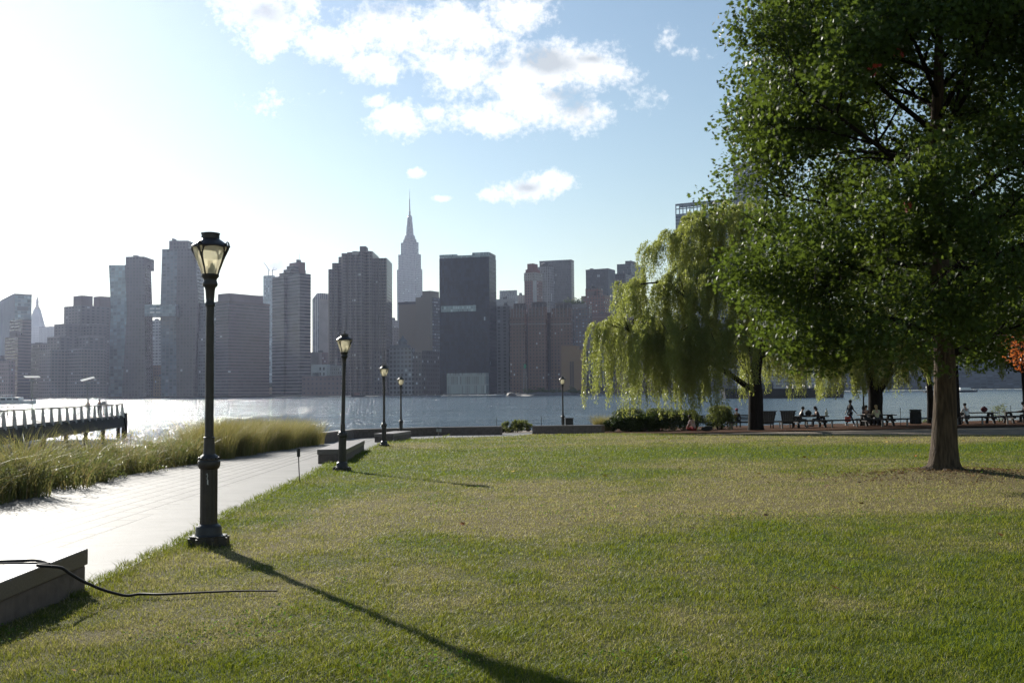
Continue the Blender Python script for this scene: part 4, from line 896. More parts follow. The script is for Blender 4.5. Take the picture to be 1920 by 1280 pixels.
V, Fq, T = grass(GRASS_N, 101, 4.6, 76)
o = npmesh('grass', V, Fq, M['grass'], None, T); o['kind'] = 'stuff'
# clover and broad-leaved weeds low in the turf
gc = np.random.default_rng(404); n = 26000; y = np.exp(np.log(5)+(np.log(26)-np.log(5))*gc.random(n)); x = (gc.random(n)*1.2-0.6)*y
k = (x > lx(y)+0.05)&(vnoise(x,y,0.8,71)*0.6+vnoise(x,y,2.6,72)*0.4 > 0.60); x = x[k]; y = y[k]
C = np.stack([x,y,gzn(x,y)+mound(x,y)+0.03+0.025*gc.random(len(x))],1); V, Fq = leaves(C, 0.028*(0.7+0.6*gc.random(len(x)))*(0.75+0.02*y), OVAL, 2.2, drng=gc)
M['clover'] = leafmat('clover', (0.05,0.12,0.015), (0.09,0.16,0.02), None, 0.45, (0.2,0.36,0.03), 0.7, 0.03)
o = npmesh('clover', V, Fq, M['clover'], None, np.repeat(gc.random(len(x)),6)); o['kind'] = 'stuff'
# dead leaves and bark crumbs trodden round the oak
gl_ = np.random.default_rng(77); n = 2600; a_ = gl_.random(n)*2*PI; rr_ = 0.4+np.abs(gl_.normal(size=n))*1.1; x = OX+0.25+1.5*rr_*np.cos(a_); y = OY-0.1+rr_*np.sin(a_)
C = np.stack([x,y,gzn(x,y)+mound(x,y)+0.012+0.02*gl_.random(n)],1); V, Fq = leaves(C, 0.05*(0.5+gl_.random(n)), OVAL, 2.5, drng=gl_)
o = npmesh('leaf_litter', V, Fq, leafmat('dead_leaves', (0.10,0.06,0.035), (0.22,0.14,0.07), (0.35,0.2,0.06), 0.15, None, 0.8, 0.1, 0.93), None, np.repeat(gl_.random(n),6)); o['kind'] = 'stuff'
# fallen leaves on the lawn
M['yleaf'] = mat('yellow_leaf', (0.6,0.38,0.05), 0.8, spec=0.1); M['oleaf'] = mat('orange_leaf', (0.45,0.16,0.04), 0.8, spec=0.1); M['bleaf'] = mat('brown_leaf', (0.16,0.09,0.05), 0.8, spec=0.1)
def leaf_mesh(): 
    b = MB(); t = OAK*0.15; b.add([(x,y,0.015+0.25*abs(x)+0.1*y*y*5) for x,y in t], [tuple(range(len(t)))]); return b
base_leaf = {}
spots_y = [(1208,843),(1217,844),(1423,894),(1296,844),(1191,958),(1275,883),(1125,863),(1303,853),(962,888),(1060,872),(1372,972),(1790,833),(1540,846),(1345,826),(1460,838)]
spots_o = [(1374,901),(1875,1014),(1565,1113),(868,990),(1508,860),(1717,858),(141,1273),(1646,846),(1880,822),(1500,828),(1660,823),(1840,850),(1590,830),(1255,826)]
gy = random.Random(909)
spots_y += [(gy.uniform(900,1900), 815+gy.random()**1.6*120) for _ in range(30)]
spots_b = [(1440,910),(1551,918),(1298,1000),(1615,950),(1435,973)]
for lst, m, lab, gname in ((spots_y,M['yleaf'],'small yellow fallen leaf lying on the open lawn','yellow fallen leaves on the lawn'),(spots_o,M['oleaf'],'orange fallen leaf lying on the open lawn','orange fallen leaves on the lawn'),(spots_b,M['bleaf'],'dark brown curled fallen leaf lying in the lawn left of the oak','brown fallen leaves on the lawn')):
    first = None
    for px, py in lst:
        if first is None: o = leaf_mesh().build('fallen_leaf', m); first = o
        else: o = first.copy(); col.objects.link(o)
        q = G(px,py); o.location = (q.x,q.y,q.z+float(mound(np.array([q.x]),np.array([q.y]))[0])+0.05); o.rotation_euler = (g.uniform(-.5,.5),g.uniform(-.5,.5),g.uniform(0,6)); s = g.uniform(0.42,0.62)*(1+q.y*0.02)*(0.6 if py > 1200 else 1); o.scale = (s,s,s); tag(o, lab, 'leaf', gname)
# ================================================================ river
def water_mat():
    m, nt, out = newmat('river_water'); tc = N(nt, 'ShaderNodeTexCoord').outputs['Object']
    p = N(nt, 'ShaderNodeBsdfPrincipled'); p.inputs['Base Color'].default_value = (0.10,0.145,0.175,1); p.inputs['Roughness'].default_value = 0.14; p.inputs['IOR'].default_value = 1.33
    h = None
    for sc_, st, amp in ((0.9,(0.5,1.0,1),0.42),(0.2,(0.4,1.0,1),0.75),(0.055,(0.35,1.0,1),0.5),(3.0,(0.7,1.0,1),0.14)):
        mp = N(nt, 'ShaderNodeMapping'); mp.inputs['Scale'].default_value = st; mp.inputs['Rotation'].default_value = (0,0,R(12)); nt.links.new(tc, mp.inputs[0])
        q = math_(nt, 'MULTIPLY', noise(nt, mp.outputs[0], sc_, 5, 0.62), amp/sc_); h = q if h is None else math_(nt, 'ADD', h, q)
    # calmer and rougher streaks
    mp = N(nt, 'ShaderNodeMapping'); mp.inputs['Scale'].default_value = (0.25,1,1); nt.links.new(tc, mp.inputs[0])
    st = ramp(nt, noise(nt, mp.outputs[0], 0.03, 4), 0.3, 0.7)
    b = N(nt, 'ShaderNodeBump'); b.inputs['Distance'].default_value = 1.0; nt.links.new(math_(nt, 'ADD', 0.7, math_(nt, 'MULTIPLY', st, 0.5)), b.inputs['Strength']); nt.links.new(h, b.inputs['Height'])
    nt.links.new(b.outputs[0], p.inputs['Normal']); nt.links.new(p.outputs[0], out.inputs[0]); return m
M['water'] = water_mat()
b = MB(); b.add([(-4000,-50,WATER),(4000,-50,WATER),(4000,6000,WATER),(-4000,6000,WATER)], [(0,1,2,3)]); o = b.build('water', M['water']); o['kind'] = 'structure'
# rocks below the wall gap
rk = random.Random(3)
def rock(name, c, s, label, group):
    b = MB(); b.ball((0,0,0),(s,s*0.8,s*0.6),10,7); b.v = [(v[0]*(1+rk.uniform(-.18,.18)),v[1]*(1+rk.uniform(-.18,.18)),v[2]*(1+rk.uniform(-.2,.2))) for v in b.v]
    o = b.build(name, M['rock'], smooth=False); o.location = c; o.rotation_euler = (0,0,rk.uniform(0,6)); return tag(o, label, 'rock', group)
for px, Y, s in ((941,76,0.34),(948,77,0.3),(956,76.5,0.38),(990,77.5,0.3)): rock('boulder', at(px,Y,0.1), s, 'grey boulder beside the riverside shrub in the gap between the stone walls', 'boulders in the wall gap')
# ================================================================ the pier with its railing
r = wempty('wooden_pier', atp(229,777,PIERZ), 'timber pier with a pale slatted railing reaching into the river', 'pier')
pa = atp(-120,812,PIERZ); pb_ = atp(230,777.5,PIERZ); dv = (pb_-pa); dv.z = 0; PL = dv.length; du = dv/PL; dn = Vector((-du.y,du.x,0))
if dn.x > 0: dn = -dn
def pq(s, t, z): v = pa+du*s+dn*t; return (v.x,v.y,z)
def pbox(b, s0,s1,t0,t1,z0,z1): b.add([pq(s,t,z) for z in (z0,z1) for t in (t0,t1) for s in (s0,s1)], [(0,2,3,1),(4,5,7,6),(0,1,5,4),(2,6,7,3),(0,4,6,2),(1,3,7,5)])
PW = 11.0
b = MB(); pbox(b,0,PL,0,PW,PIERZ-0.18,PIERZ); b.build('deck', M['greywood'], r)
b = MB(); pbox(b,0,PL,-0.12,0.14,PIERZ-1.35,PIERZ-0.183); pbox(b,PL-0.3,PL+0.02,0.143,PW,PIERZ-1.0,PIERZ-0.183); b.build('fascia', M['wood'], r)
for k in range(9):
    for t in (0.35, PW-0.5):
        b = MB(); b.lathe([(0.22,WATER-1.5),(0.2,PIERZ-0.19)],10,(*(pq(PL-0.45-k*6.5,t,0)[:2]),0)); b.build('pile', M['darkbark'], r)
b = MB(); pbox(b,PL+0.023,PL+0.45,-0.4,0.1,WATER-1,PIERZ+0.2); b.build('corner_pile', M['darkbark'], r)
M['railpost'] = mat('pale_painted_steel', (0.6,0.56,0.53), 0.6)
npost = int(PL/2.3)
for k in range(npost+1):
    s = PL-0.15-k*2.3
    if s < 0: break
    b = MB()
    b.add([pq(s-.04,-0.22,PIERZ-0.3),pq(s-.04,0.14,PIERZ-0.3),pq(s-.04,0.10,PIERZ+1.12),pq(s-.04,-0.06,PIERZ+1.12),pq(s+.04,-0.22,PIERZ-0.3),pq(s+.04,0.14,PIERZ-0.3),pq(s+.04,0.10,PIERZ+1.12),pq(s+.04,-0.06,PIERZ+1.12)], [(0,1,2,3),(5,4,7,6),(0,4,5,1),(3,2,6,7),(0,3,7,4),(1,5,6,2)]); b.build('rail_post', M['railpost'], r)
b = MB(); pbox(b,0,PL,-0.06,0.2,PIERZ+1.125,PIERZ+1.24); b.build('handrail', M['wood'], r)
b = MB()
for z in (0.2,0.42,0.64,0.86,1.02): b.tube([pq(0,0.14,PIERZ+z),pq(PL,0.14,PIERZ+z)],0.012,5)
b.build('rail_wires', M['steel'], r)
b = MB(); pbox(b,0,PL*0.99,PW-0.2,PW-0.02,PIERZ+1.05,PIERZ+1.12)
for k in range(26): pbox(b,PL*k/26,PL*k/26+0.1,PW-0.16,PW-0.06,PIERZ,PIERZ+1.048)
b.build('far_railing', M['greywood'], r)
# coin viewer
q = atp(195,778.5,PIERZ); r = wempty('pier_viewer', q, 'round headed coin viewer on a post at the pier railing beside the standing person', 'viewer')
b = MB(); b.lathe([(0.2,0),(0.1,0.08),(0.07,0.2),(0.06,1.0),(0.1,1.1)],12,q); b.build('stand', M['railpost'], r, smooth=True)
b = MB(); b.ball((q.x,q.y,q.z+1.33),(0.27,0.2,0.27),14,10); b.tube([(q.x,q.y-0.1,q.z+1.35),(q.x,q.y-0.32,q.z+1.36)],[0.1,0.09],10); b.build('viewer_head', M['steel'], r, smooth=True)
PANEL = leafmat('translucent_panel', (0.8,0.8,0.8), (0.8,0.8,0.8), None, 0.7, (0.95,0.95,0.95), 0.3)
# pier lamps with flat reflector panels
def pier_lamp(px, ybase, ytop, label, bright):
    q = atp(px,ybase,PIERZ); t = P(px,ytop,q.y); r = wempty('pier_lamp', q, label, 'lamp', 'tall lamps on the pier'); b = MB(); b.tube([q,(t.x,t.y,t.z-0.1)],[0.07,0.05],8); b.build('pole', M['steel'], r)
    b = MB(); b.tube([(t.x,t.y,t.z-0.42),(t.x,t.y,t.z-0.3)],[0.28,0.2],10); b.build('lamp_head', M['steel'], r)
    T = Matrix.Translation(t) @ Matrix.Rotation(R(-14 if bright else 0),4,'Y') @ Matrix.Rotation(R(-16),4,'X')
    b = MB(); b.bbox(-0.7,0.7,-0.2,0.2,-0.03,0.03,0.01,T); b.build('reflector', PANEL, r)
pier_lamp(164,782,710,'pier lamp with a bright white tilted reflector above the leaning person',True)
pier_lamp(60,787,706,'pier lamp with a level thin reflector nearer the left edge',False)
# ================================================================ boats and floating things
def hull(b, L, W, H, z0, bowx=0.32):
    secs = [(-0.5,0.86,0),(-0.3,0.98,0),(0.0,1.0,0),(0.2,0.9,0.03),(0.36,0.6,0.12),(0.46,0.24,0.22),(0.5,0.02,0.28)]
    V = []
    for x, w, sh in secs: V += [(x*L,-w*W/2,z0+H*(1+sh)),(x*L*0.97,-w*W*0.36,z0-0.4),(x*L*0.97,w*W*0.36,z0-0.4),(x*L,w*W/2,z0+H*(1+sh))]
    F_ = []
    for i in range(len(secs)-1):
        for k in range(3): F_.append((i*4+k,i*4+4+k,i*4+5+k,i*4+1+k))
        F_.append((i*4+3,i*4+7,i*4+4,i*4))
    F_ += [(0,1,2,3),(24,27,26,25)]; b.add(V,F_)
def boat_root(px, py, rz, name, label, cat='boat'):
    d = D(px,py); q = d*(WATER/d.z); return empty(name,(q.x,q.y,WATER),R(rz),label,cat), q
r, q = boat_root(22,757.5,-6,'cabin_cruiser','white cabin cruiser with a dark windowed cabin passing behind the pier'); Lb = 98*q.y/F
b = MB(); hull(b,Lb,4.4,1.5,0); b.build('hull', M['white'], r)
b = MB(); b.bbox(-0.36*Lb,0.2*Lb,-1.7,1.7,1.5,3.3,0.2); b.build('cabin', M['white'], r)
b = MB()
for k in range(4): b.bbox(-0.32*Lb+k*0.13*Lb,-0.32*Lb+k*0.13*Lb+0.1*Lb,-1.73,-1.71,2.0,2.9,0.005)
b.build('window', M['dark'], r)
b = MB(); b.bbox(-0.25*Lb,0.1*Lb,-1.5,1.5,3.303,3.42,0.03); b.bbox(-0.2*Lb,0.04*Lb,-1.4,1.4,4.4,4.5,0.03)
for x in (-0.19,0.03): b.tube([(x*Lb,-1.3,3.42),(x*Lb,-1.3,4.4)],0.05,6); b.tube([(x*Lb,1.3,3.42),(x*Lb,1.3,4.4)],0.05,6)
b.build('flybridge', M['white'], r)
b = MB(); b.tube([(-0.3*Lb,0,3.4),(-0.32*Lb,0,6.2)],0.05,6); b.tube([(-0.34*Lb,-0.6,5.4),(-0.3*Lb,0.6,5.4)],0.04,6); b.build('mast', M['steel'], r)
r, q = boat_root(1470,746,2,'barge','long dark barge moored beyond the hanging willow strands'); Lb = 232*q.y/F
b = MB(); hull(b,Lb,9,4.4,0); b.build('hull', mat('black_hull',(0.012,0.013,0.016),0.5), r)
b = MB(); b.bbox(-0.36*Lb,-0.1*Lb,-3,3,4.4,7.0,0.1); b.bbox(-0.3*Lb,-0.18*Lb,-2.4,2.4,7.0,9.2,0.1); b.build('deckhouse', mat('navy_deckhouse',(0.03,0.04,0.06),0.5), r)
b = MB()
for k in range(6): b.bbox(0.02*Lb+k*2.6,0.02*Lb+k*2.6+1.7,-2.4,-0.4,4.3,5.6+0.4*(k%2),0.05)
b.build('cargo', M['concrete'], r)
r, q = boat_root(1812,735,4,'motor_boat','white motor boat with a low cabin on the water right of the oak trunk'); Lb = 44*q.y/F
b = MB(); hull(b,Lb,4,1.4,0); b.build('hull', mat('blue_hull',(0.03,0.04,0.07),0.4), r); b = MB(); b.bbox(-0.3*Lb,0.15*Lb,-1.5,1.5,1.45,3.4,0.15); b.build('cabin', M['white'], r)
r, q = boat_root(1742,736,10,'tug_boat','small dark boat seen just left of the oak trunk on the far water'); Lb = 20*q.y/F
b = MB(); hull(b,Lb,4,1.6,0); b.build('hull', M['dark'], r); b = MB(); b.bbox(-0.2*Lb,0.15*Lb,-1.5,1.5,1.6,4.4,0.15); b.build('cabin', M['steel'], r)
r, q = boat_root(672,743,3,'work_boat','low dark work boat near the far bank behind the second lamp'); Lb = 26*q.y/F
b = MB(); hull(b,Lb,4,1.3,0); b.build('hull', M['dark'], r); b = MB(); b.bbox(-0.3*Lb,0.1*Lb,-1.2,1.2,1.3,3.0,0.1); b.build('cabin', mat('rust_red',(0.15,0.06,0.05),0.6), r)
# rocky islet with shrubs and a lattice beacon
d = D(1035,741.5); q = d*(WATER/d.z); IY = q.y; k_ = IY/F
b = MB(); iv = []
for k in range(28):
    a = 2*PI*k/28; iv.append(((72+10*math.sin(3*a))*k_*math.cos(a), 16*math.sin(a)*(1+.2*math.sin(5*a))))
n_ = 28; V = [(x*1.06,y*1.1,-0.4) for x,y in iv]+[(x,y,0.9+0.5*math.sin(k*1.7)) for k,(x,y) in enumerate(iv)]+[(x*0.55,y*0.55,2.3+0.6*math.sin(k*2.3)) for k,(x,y) in enumerate(iv)]+[(0,0,2.6)]
b.add(V, [(i,(i+1)%n_,n_+(i+1)%n_,n_+i) for i in range(n_)]+[(n_+i,n_+(i+1)%n_,2*n_+(i+1)%n_,2*n_+i) for i in range(n_)]+[(2*n_+i,2*n_+(i+1)%n_,3*n_) for i in range(n_)])
r = empty('river_islet',(q.x,q.y,WATER),0,'low rocky islet in the middle of the river behind the lone lamp','island'); b.build('rock_bed', M['rock'], r)
for px, w in ((958,4.4),(967,2.0),(972,3.2)):
    dd = D(px,741.5); qq = dd*(WATER/dd.z); rock('islet_rock',(qq.x,IY,WATER+0.4),w,'dark rock breaking the water off the left end of the islet','rocks off the islet')
g_ = random.Random(8)
for i,(px,s,lab) in enumerate(((1000,3.0,'leftmost low shrub on the rocky islet'),(1020,3.6,'thick rounded shrub in the middle of the rocky islet, left of the lone lamp'),(1044,2.6,'shrub on the rocky islet just left of the lone lamp'),(1075,2.8,'shrub on the rocky islet just right of the lone lamp'))):
    x = (px-1035)*k_; cs = [(q.x+x+g_.gauss(0,s*0.9), IY+g_.gauss(0,2), WATER+2.0+abs(g_.gauss(0,s*0.5))) for _ in range(70)]
    rr = wempty('islet_shrub',(q.x+x,IY,WATER+2),lab,'shrub'); V, Fq, T = clump_leaves(cs, 26, (0.8,0.8,0.6), 0.8, OVAL, 0.5, 80+i, 0.25); npmesh('foliage', V, Fq, M['treeleaf'], rr, T)
bx = (985-1035)*k_; r = empty('lattice_beacon',(q.x+bx,IY+3,WATER+1.5),0,'thin lattice beacon tower with a green mark standing on the islet','beacon')
zt = P(985,690,IY).z-(WATER+1.5); b = MB()
for sx in (-1,1):
    for sy in (-1,1): b.tube([(sx*1.5,sy*1.5,0),(sx*0.8,sy*0.8,zt)],0.12,5)
for k in range(9):
    z0 = zt*k/9; z1 = zt*(k+1)/9; w0 = 1.5-0.7*k/9; w1 = 1.5-0.7*(k+1)/9
    b.tube([(-w0,-w0,z0),(w1,-w1,z1)],0.07,4); b.tube([(w0,-w0,z0),(-w1,-w1,z1)],0.07,4); b.tube([(-w1,-w1,z1),(w1,-w1,z1)],0.07,4)
b.build('lattice', M['steel'], r); b = MB(); b.bbox(-0.9,0.9,-0.9,0.9,zt,zt+3.2,0.1); b.build('mark', mat('green_mark',(0.02,0.25,0.12),0.6), r)
# ================================================================ far bank
def shore(px, py):
    d = D(px,py); return d*(WATER/d.z)
SH = [shore(px,py) for px,py in ((-250,747.6),(70,746.6),(300,745.2),(480,743.9),(700,741.5),(960,739.0),(1140,736.8),(1400,734),(1840,728.8),(2300,725.6))]
M['quay'] = mat('far_quay', (0.12,0.115,0.11), 0.85, (0.07,0.068,0.065), 0.05)
b = MB(); V = []
for q in SH: V += [(q.x,q.y,WATER-1),(q.x,q.y,WATER+2.2),(q.x*4.0,q.y*4.0,WATER+2.6)]
b.add(V, [(3*i+k,3*i+3+k,3*i+4+k,3*i+1+k) for i in range(len(SH)-1) for k in range(2)]); o = b.build('far_ground', M['quay']); o['kind'] = 'structure'
def back(px, extra, py=None):           # a spot behind the far quay line in a column
    y = float(np.interp(px,[-250,70,300,480,700,960,1140,1400,1840,2300],[q.y for q in SH]))+extra; d = D(px,735); return Vector((d.x/d.y*y,y,WATER+2.3))
# elevated highway along the bank: two slabs on columns
M['viaduct'] = mat('green_grey_viaduct', (0.12,0.15,0.145), 0.8, (0.08,0.1,0.1), 0.08)
r = wempty('elevated_highway', back(800,12), 'long elevated highway running along the foot of the far skyline', 'highway')
b = MB(); prof = []
vp = [(470,726.5,718),(640,724.5,716.5),(820,722.5,717.5),(960,721.5,716),(1150,720.5,715),(1400,717,712),(1900,709,704)]
for (px0,a0,b0),(px1,a1,b1) in zip(vp[:-1],vp[1:]):
    q0 = back(px0,14); q1 = back(px1,14); z = [P(px0,a0,q0.y).z,P(px0,b0,q0.y).z,P(px1,a1,q1.y).z,P(px1,b1,q1.y).z]
    b.add([(q0.x,q0.y,z[0]),(q1.x,q1.y,z[2]),(q1.x,q1.y,z[3]),(q0.x,q0.y,z[1]),(q0.x,q0.y+22,z[0]),(q1.x,q1.y+22,z[2]),(q1.x,q1.y+22,z[3]),(q0.x,q0.y+22,z[1])], [(0,1,2,3),(5,4,7,6),(3,2,6,7),(0,4,5,1),(0,3,7,4),(1,5,6,2)])
b.build('deck', M['viaduct'], r)
for px in range(480,1900,33):
    q = back(px,18); zt = P(px,float(np.interp(px,[v[0] for v in vp],[v[1] for v in vp]))-0.4,back(px,14).y).z; b = MB(); b.box(q.x-1,q.x+1,q.y-1,q.y+4,WATER+2,zt); b.build('column', M['viaduct'], r)
# bulkhead strip in front of it with openings
r = wempty('river_bulkhead', back(900,-6), 'low pale bulkhead with dark gaps lining the far bank right of the third lamp', 'bulkhead')
b = MB(); px_ = [720+k*16 for k in range(40)]
for k,(p0,p1) in enumerate(zip(px_[:-1],px_[1:])):
    q0 = back(p0,-5); q1 = back(p1,-5); b.add([(q0.x,q0.y,WATER+2.4),(q1.x,q1.y,WATER+2.4),(q1.x,q1.y,WATER+3.3),(q0.x,q0.y,WATER+3.3),(q0.x,q0.y+6,WATER+2.4),(q1.x,q1.y+6,WATER+2.4),(q1.x,q1.y+6,WATER+3.3),(q0.x,q0.y+6,WATER+3.3)], [(0,1,2,3),(3,2,6,7),(0,4,5,1),(5,4,7,6)])
b.build('beam', M['concrete'], r)
b = MB()
for p0 in px_: q0 = back(p0,-4.5); b.box(q0.x-0.6,q0.x+0.6,q0.y,q0.y+2,WATER-1,WATER+2.39)
b.build('piles', M['concrete'], r)
# cars on the elevated road, only glints at this distance
carc = [mat('car_paint',(0.6,0.6,0.6),0.3,coat=0.5),mat('car_paint',(0.05,0.05,0.06),0.3,coat=0.5)]
def car_mesh():
    b = MB(); b.bbox(-2.2,2.2,-0.9,0.9,0.35,1.0,0.15); b.bbox(-1.3,1.2,-0.8,0.8,1.0,1.55,0.2)
    for x in (-1.4,1.4):
        for y in (-0.85,0.85): b.lathe([(0.33,-0.1),(0.33,0.1)],10,(x,y,0.33)) if False else b.tube([(x,y-0.1,0.33),(x,y+0.1,0.33)],0.33,10)
    return b
cm = [car_mesh().build('car', carc[0]), car_mesh().build('car', carc[1])]
cars = [(937,0),(943,0),(952,0),(957,1),(968,0),(1040,1),(1072,0),(560,1),(610,0),(868,0),(780,1),(1100,0)]
done = [0,0]
for px, c_ in cars:
    o = cm[c_] if not done[c_] else cm[c_].copy()
    if done[c_]: col.objects.link(o)
    done[c_] = 1; q = back(px,20); zt = P(px,float(np.interp(px,[v[0] for v in vp],[v[2] for v in vp])),back(px,14).y).z
    o.location = (q.x,q.y,zt+0.02); o.rotation_euler = (0,0,R(rk.choice([4,184]))); tag(o,('pale' if c_ == 0 else 'dark')+' car on the elevated highway below the far skyline','car','cars on the elevated highway')
# trees along the far bank
ft = random.Random(4)
for i,(px,py0,w,h,lab) in enumerate(((1068,712,26,24,'dark tree at the foot of the tan windowless block on the far bank'),(1092,712,28,26,'dark tree below the striped block on the far bank'),(1112,712,24,22,'dark tree on the far bank touching the willow edge'),(1040,714,22,12,'small dark tree on the far bank left of the tan windowless block'),(1018,714,18,8,'low dark tree on the far bank below the brick apartment towers'))):
    q = back(px,45); k_ = q.y/F; rr = wempty('far_tree',q,lab,'tree'); cs = [(q.x+ft.gauss(0,w*0.28*k_), q.y+ft.gauss(0,6), q.z+2+abs(ft.gauss(0,0.6))*h*k_*0.62) for _ in range(120)]
    b = MB(); b.tube([q,(q.x,q.y,q.z+h*k_*0.6)],[0.6,0.2],6); b.build('trunk', M['darkbark'], rr)
    V, Fq, T = clump_leaves(cs, 20, (1.6,1.6,1.4), 1.6, OVAL, 0.5, 120+i, 0.25); npmesh('crown', V, Fq, M['treeleaf'], rr, T)
# ferry landing with a white canopy, left
q = back(185,-8); k_ = q.y/F; r = wempty('ferry_landing', q, 'ferry landing with a long white canopy on the far bank behind the pier', 'landing')
b = MB(); z = P(185,729,q.y).z; w = 30*k_
b.add([(q.x-w,q.y,z-1.6),(q.x+w,q.y,z-1.6),(q.x+w*0.8,q.y,z),(q.x-w*0.8,q.y,z),(q.x-w,q.y+12,z-1.6),(q.x+w,q.y+12,z-1.6),(q.x+w*0.8,q.y+12,z),(q.x-w*0.8,q.y+12,z)], [(0,1,2,3),(5,4,7,6),(3,2,6,7),(0,4,5,1),(0,3,7,4),(1,5,6,2)]); b.build('canopy', M['white'], r)
b = MB(); b.box(q.x-w*0.95,q.x+w*0.95,q.y+2,q.y+10,WATER+0.6,z-1.8); b.build('shed', M['quay'], r)
M['shed'] = facade('shed_wall', (0.1,0.095,0.1), (0.04,0.04,0.045), 4, 5, 0.6, 0.4, 0.04)
# dark low sheds along the left bank
for i,(p0,p1,yt,lab) in enumerate(((-30,60,722,'dark low shed on the far bank at the left edge'),(62,150,727,'dark low shed on the far bank behind the pier lamps'),(222,300,728,'long dark quay shed right of the ferry landing'),(300,395,721,'dark terraced quay building behind the nearest lamp'),(395,500,722,'dark terraced quay building right of the nearest lamp'))):
    q0 = back(p0,6+i); q1 = back(p1,6+i); y = min(q0.y,q1.y); x0 = D(p0,735).x/D(p0,735).y*y; x1 = D(p1,735).x/D(p1,735).y*y; z = P((p0+p1)/2,yt,y).z
    r = wempty('quay_shed',(x0,y,WATER+2),lab,'shed'); b = MB(); b.box(x0,x1,y,y+25,WATER,z); b.build('wall', M['shed'], r); b = MB(); b.box(x0-0.8,x1+0.8,y-0.8,y+25.8,z+0.004,z+0.7); b.build('roof', M['quay'], r)
# ================================================================ the skyline
BASE = -3.6
class Bld:
    """a building whose blocks share one ground rotation; corners are given as picture columns at a distance"""
    def __init__(s, label, Y, px, theta, name='tower_block'):
        q = P(px,735,Y); s.Y = Y; s.th = max(R(theta), math.atan2(q.x,q.y)+R(14)); s.o = (q.x,q.y); s.n = 0
        s.r = empty(name, (q.x,q.y,BASE), s.th, label, 'building')
    def loc(s, x, y):
        dx = x-s.o[0]; dy = y-s.o[1]; c, n = math.cos(-s.th), math.sin(-s.th); return (dx*c-dy*n, dx*n+dy*c)
    def blk(s, part, pl, pe, pr, yt, m, dy=0.0, yb=None, depth=None, parent=None):
        Y = s.Y+dy; th = s.th; C = P(pe,735,Y); tL = D(pl,735).x/D(pl,735).y; tR = D(pr,735).x/D(pr,735).y
        # face going left from the corner: (-cos, -sin) turned so that it recedes
        w = (C.x-tL*C.y)/(math.cos(th)+tL*math.sin(-th)*-1) if False else (C.x-tL*C.y)/(math.cos(th)+tL*math.sin(th))
        if depth is None:
            den = math.sin(th)-tR*math.cos(th); depth = (tR*C.y-C.x)/den if pr > pe else w*0.6
            depth = min(max(depth, 6.0), 140.0)
        z1 = P(pe,yt,Y).z-BASE; z0 = 0 if yb is None else P(pe,yb,Y).z-BASE
        x, y = s.loc2(C.x, C.y); b = MB(); b.box(x-w,x,y,y+depth,z0,z1); o = b.build(part, m, parent or s.r); s.last = (x-w,x,y,y+depth,z1); s.n += 1
        return o
    def loc2(s, x, y):                  # axes: local x along the left-right face, local y along the receding face
        dx = x-s.o[0]; dy = y-s.o[1]; c, n = math.cos(s.th), math.sin(s.th)
        return (dx*c-dy*n, dx*n+dy*c)
    def done(s):
        x0,x1,y0,y1,z = s.last; q = random.Random(s.n*7+int(s.Y)+int(x0*10)); w = x1-x0; d = y1-y0
        if w > 9:
            for k in range(q.randint(1,2)):
                fx = q.uniform(0.08,0.7); fy = q.uniform(0.05,0.5); b = MB(); b.box(x0+w*fx,x0+w*fx+q.uniform(2,4.5),y0+d*fy,y0+d*fy+4,z+0.03,z+q.uniform(1.6,3.2)); b.build('rooftop_unit', roofm, s.r)
            if q.random() < 0.6: mx_ = x0+w*q.uniform(.2,.8); b = MB(); b.tube([(mx_,y0+d*.3,z),(mx_,y0+d*.3,z+q.uniform(4,9))],[0.25,0.12],5); b.build('antenna', M['steel'], s.r)
        s.r.rotation_euler = (0,0,-s.th); return s
    def parapet(s, m, h=1.2, e=0.25, name='parapet'):
        x0,x1,y0,y1,z = s.last; b = MB(); b.box(x0-e,x1+e,y0-e,y1+e,z+0.01,z+h); b.build(name, m, s.r)
    def box(s, part, m, fx0, fx1, fy0, fy1, h, z0=None):
        x0,x1,y0,y1,z = s.last; z = z if z0 is None else z0
        b = MB(); b.box(x0+(x1-x0)*fx0,x0+(x1-x0)*fx1,y0+(y1-y0)*fy0,y0+(y1-y0)*fy1,z+0.02,z+h); return b.build(part, m, s.r)
plain = lambda n, c: mat(n, c, 0.85, None, 0.05)
roofm = plain('roof_slab', (0.10,0.10,0.105)); brownroof = plain('brown_rooftop', (0.15,0.11,0.10))
# --- far left
t = Bld('pale blue glass tower at the left edge with a grey blank side', 1050, 25, 55); t.blk('tower_body',-40,25,57,553,facade('glass_wall',(0.2,0.25,0.27),(0.16,0.22,0.25),4,3,0.9,0.72,0.1,(0.4,0.5,0.55),0.15)); t.parapet(roofm); t.box('rooftop_box',roofm,0.55,0.9,0.2,0.8,4)
x0,x1,y0,y1,z = t.last; b = MB(); b.box(x1+0.05,x1+0.4,y0+(y1-y0)*.15,y0+(y1-y0)*.8,z-16,z-12); b.build('vent_strip',plain('vent_strip',(0.12,0.13,0.14)),t.r)
b = MB(); b.box(x0,x1-0.1,y0-0.4,y0-0.05,0,z); b.build('blank_side',plain('grey_blank_wall',(0.22,0.22,0.23)),t.r); t.done()
brick = facade('brown_brick',(0.16,0.115,0.10),(0.05,0.05,0.055),3.0,3.4,0.55,0.45,0.04)
ribbon = facade('brown_ribbon',(0.17,0.13,0.12),(0.04,0.042,0.05),3.0,3.0,1.01,0.42,0.02,(0.3,0.3,0.3))
t = Bld('brown stepped apartment block with ribbon windows in front of the pale blue glass tower', 940, 40, 40)
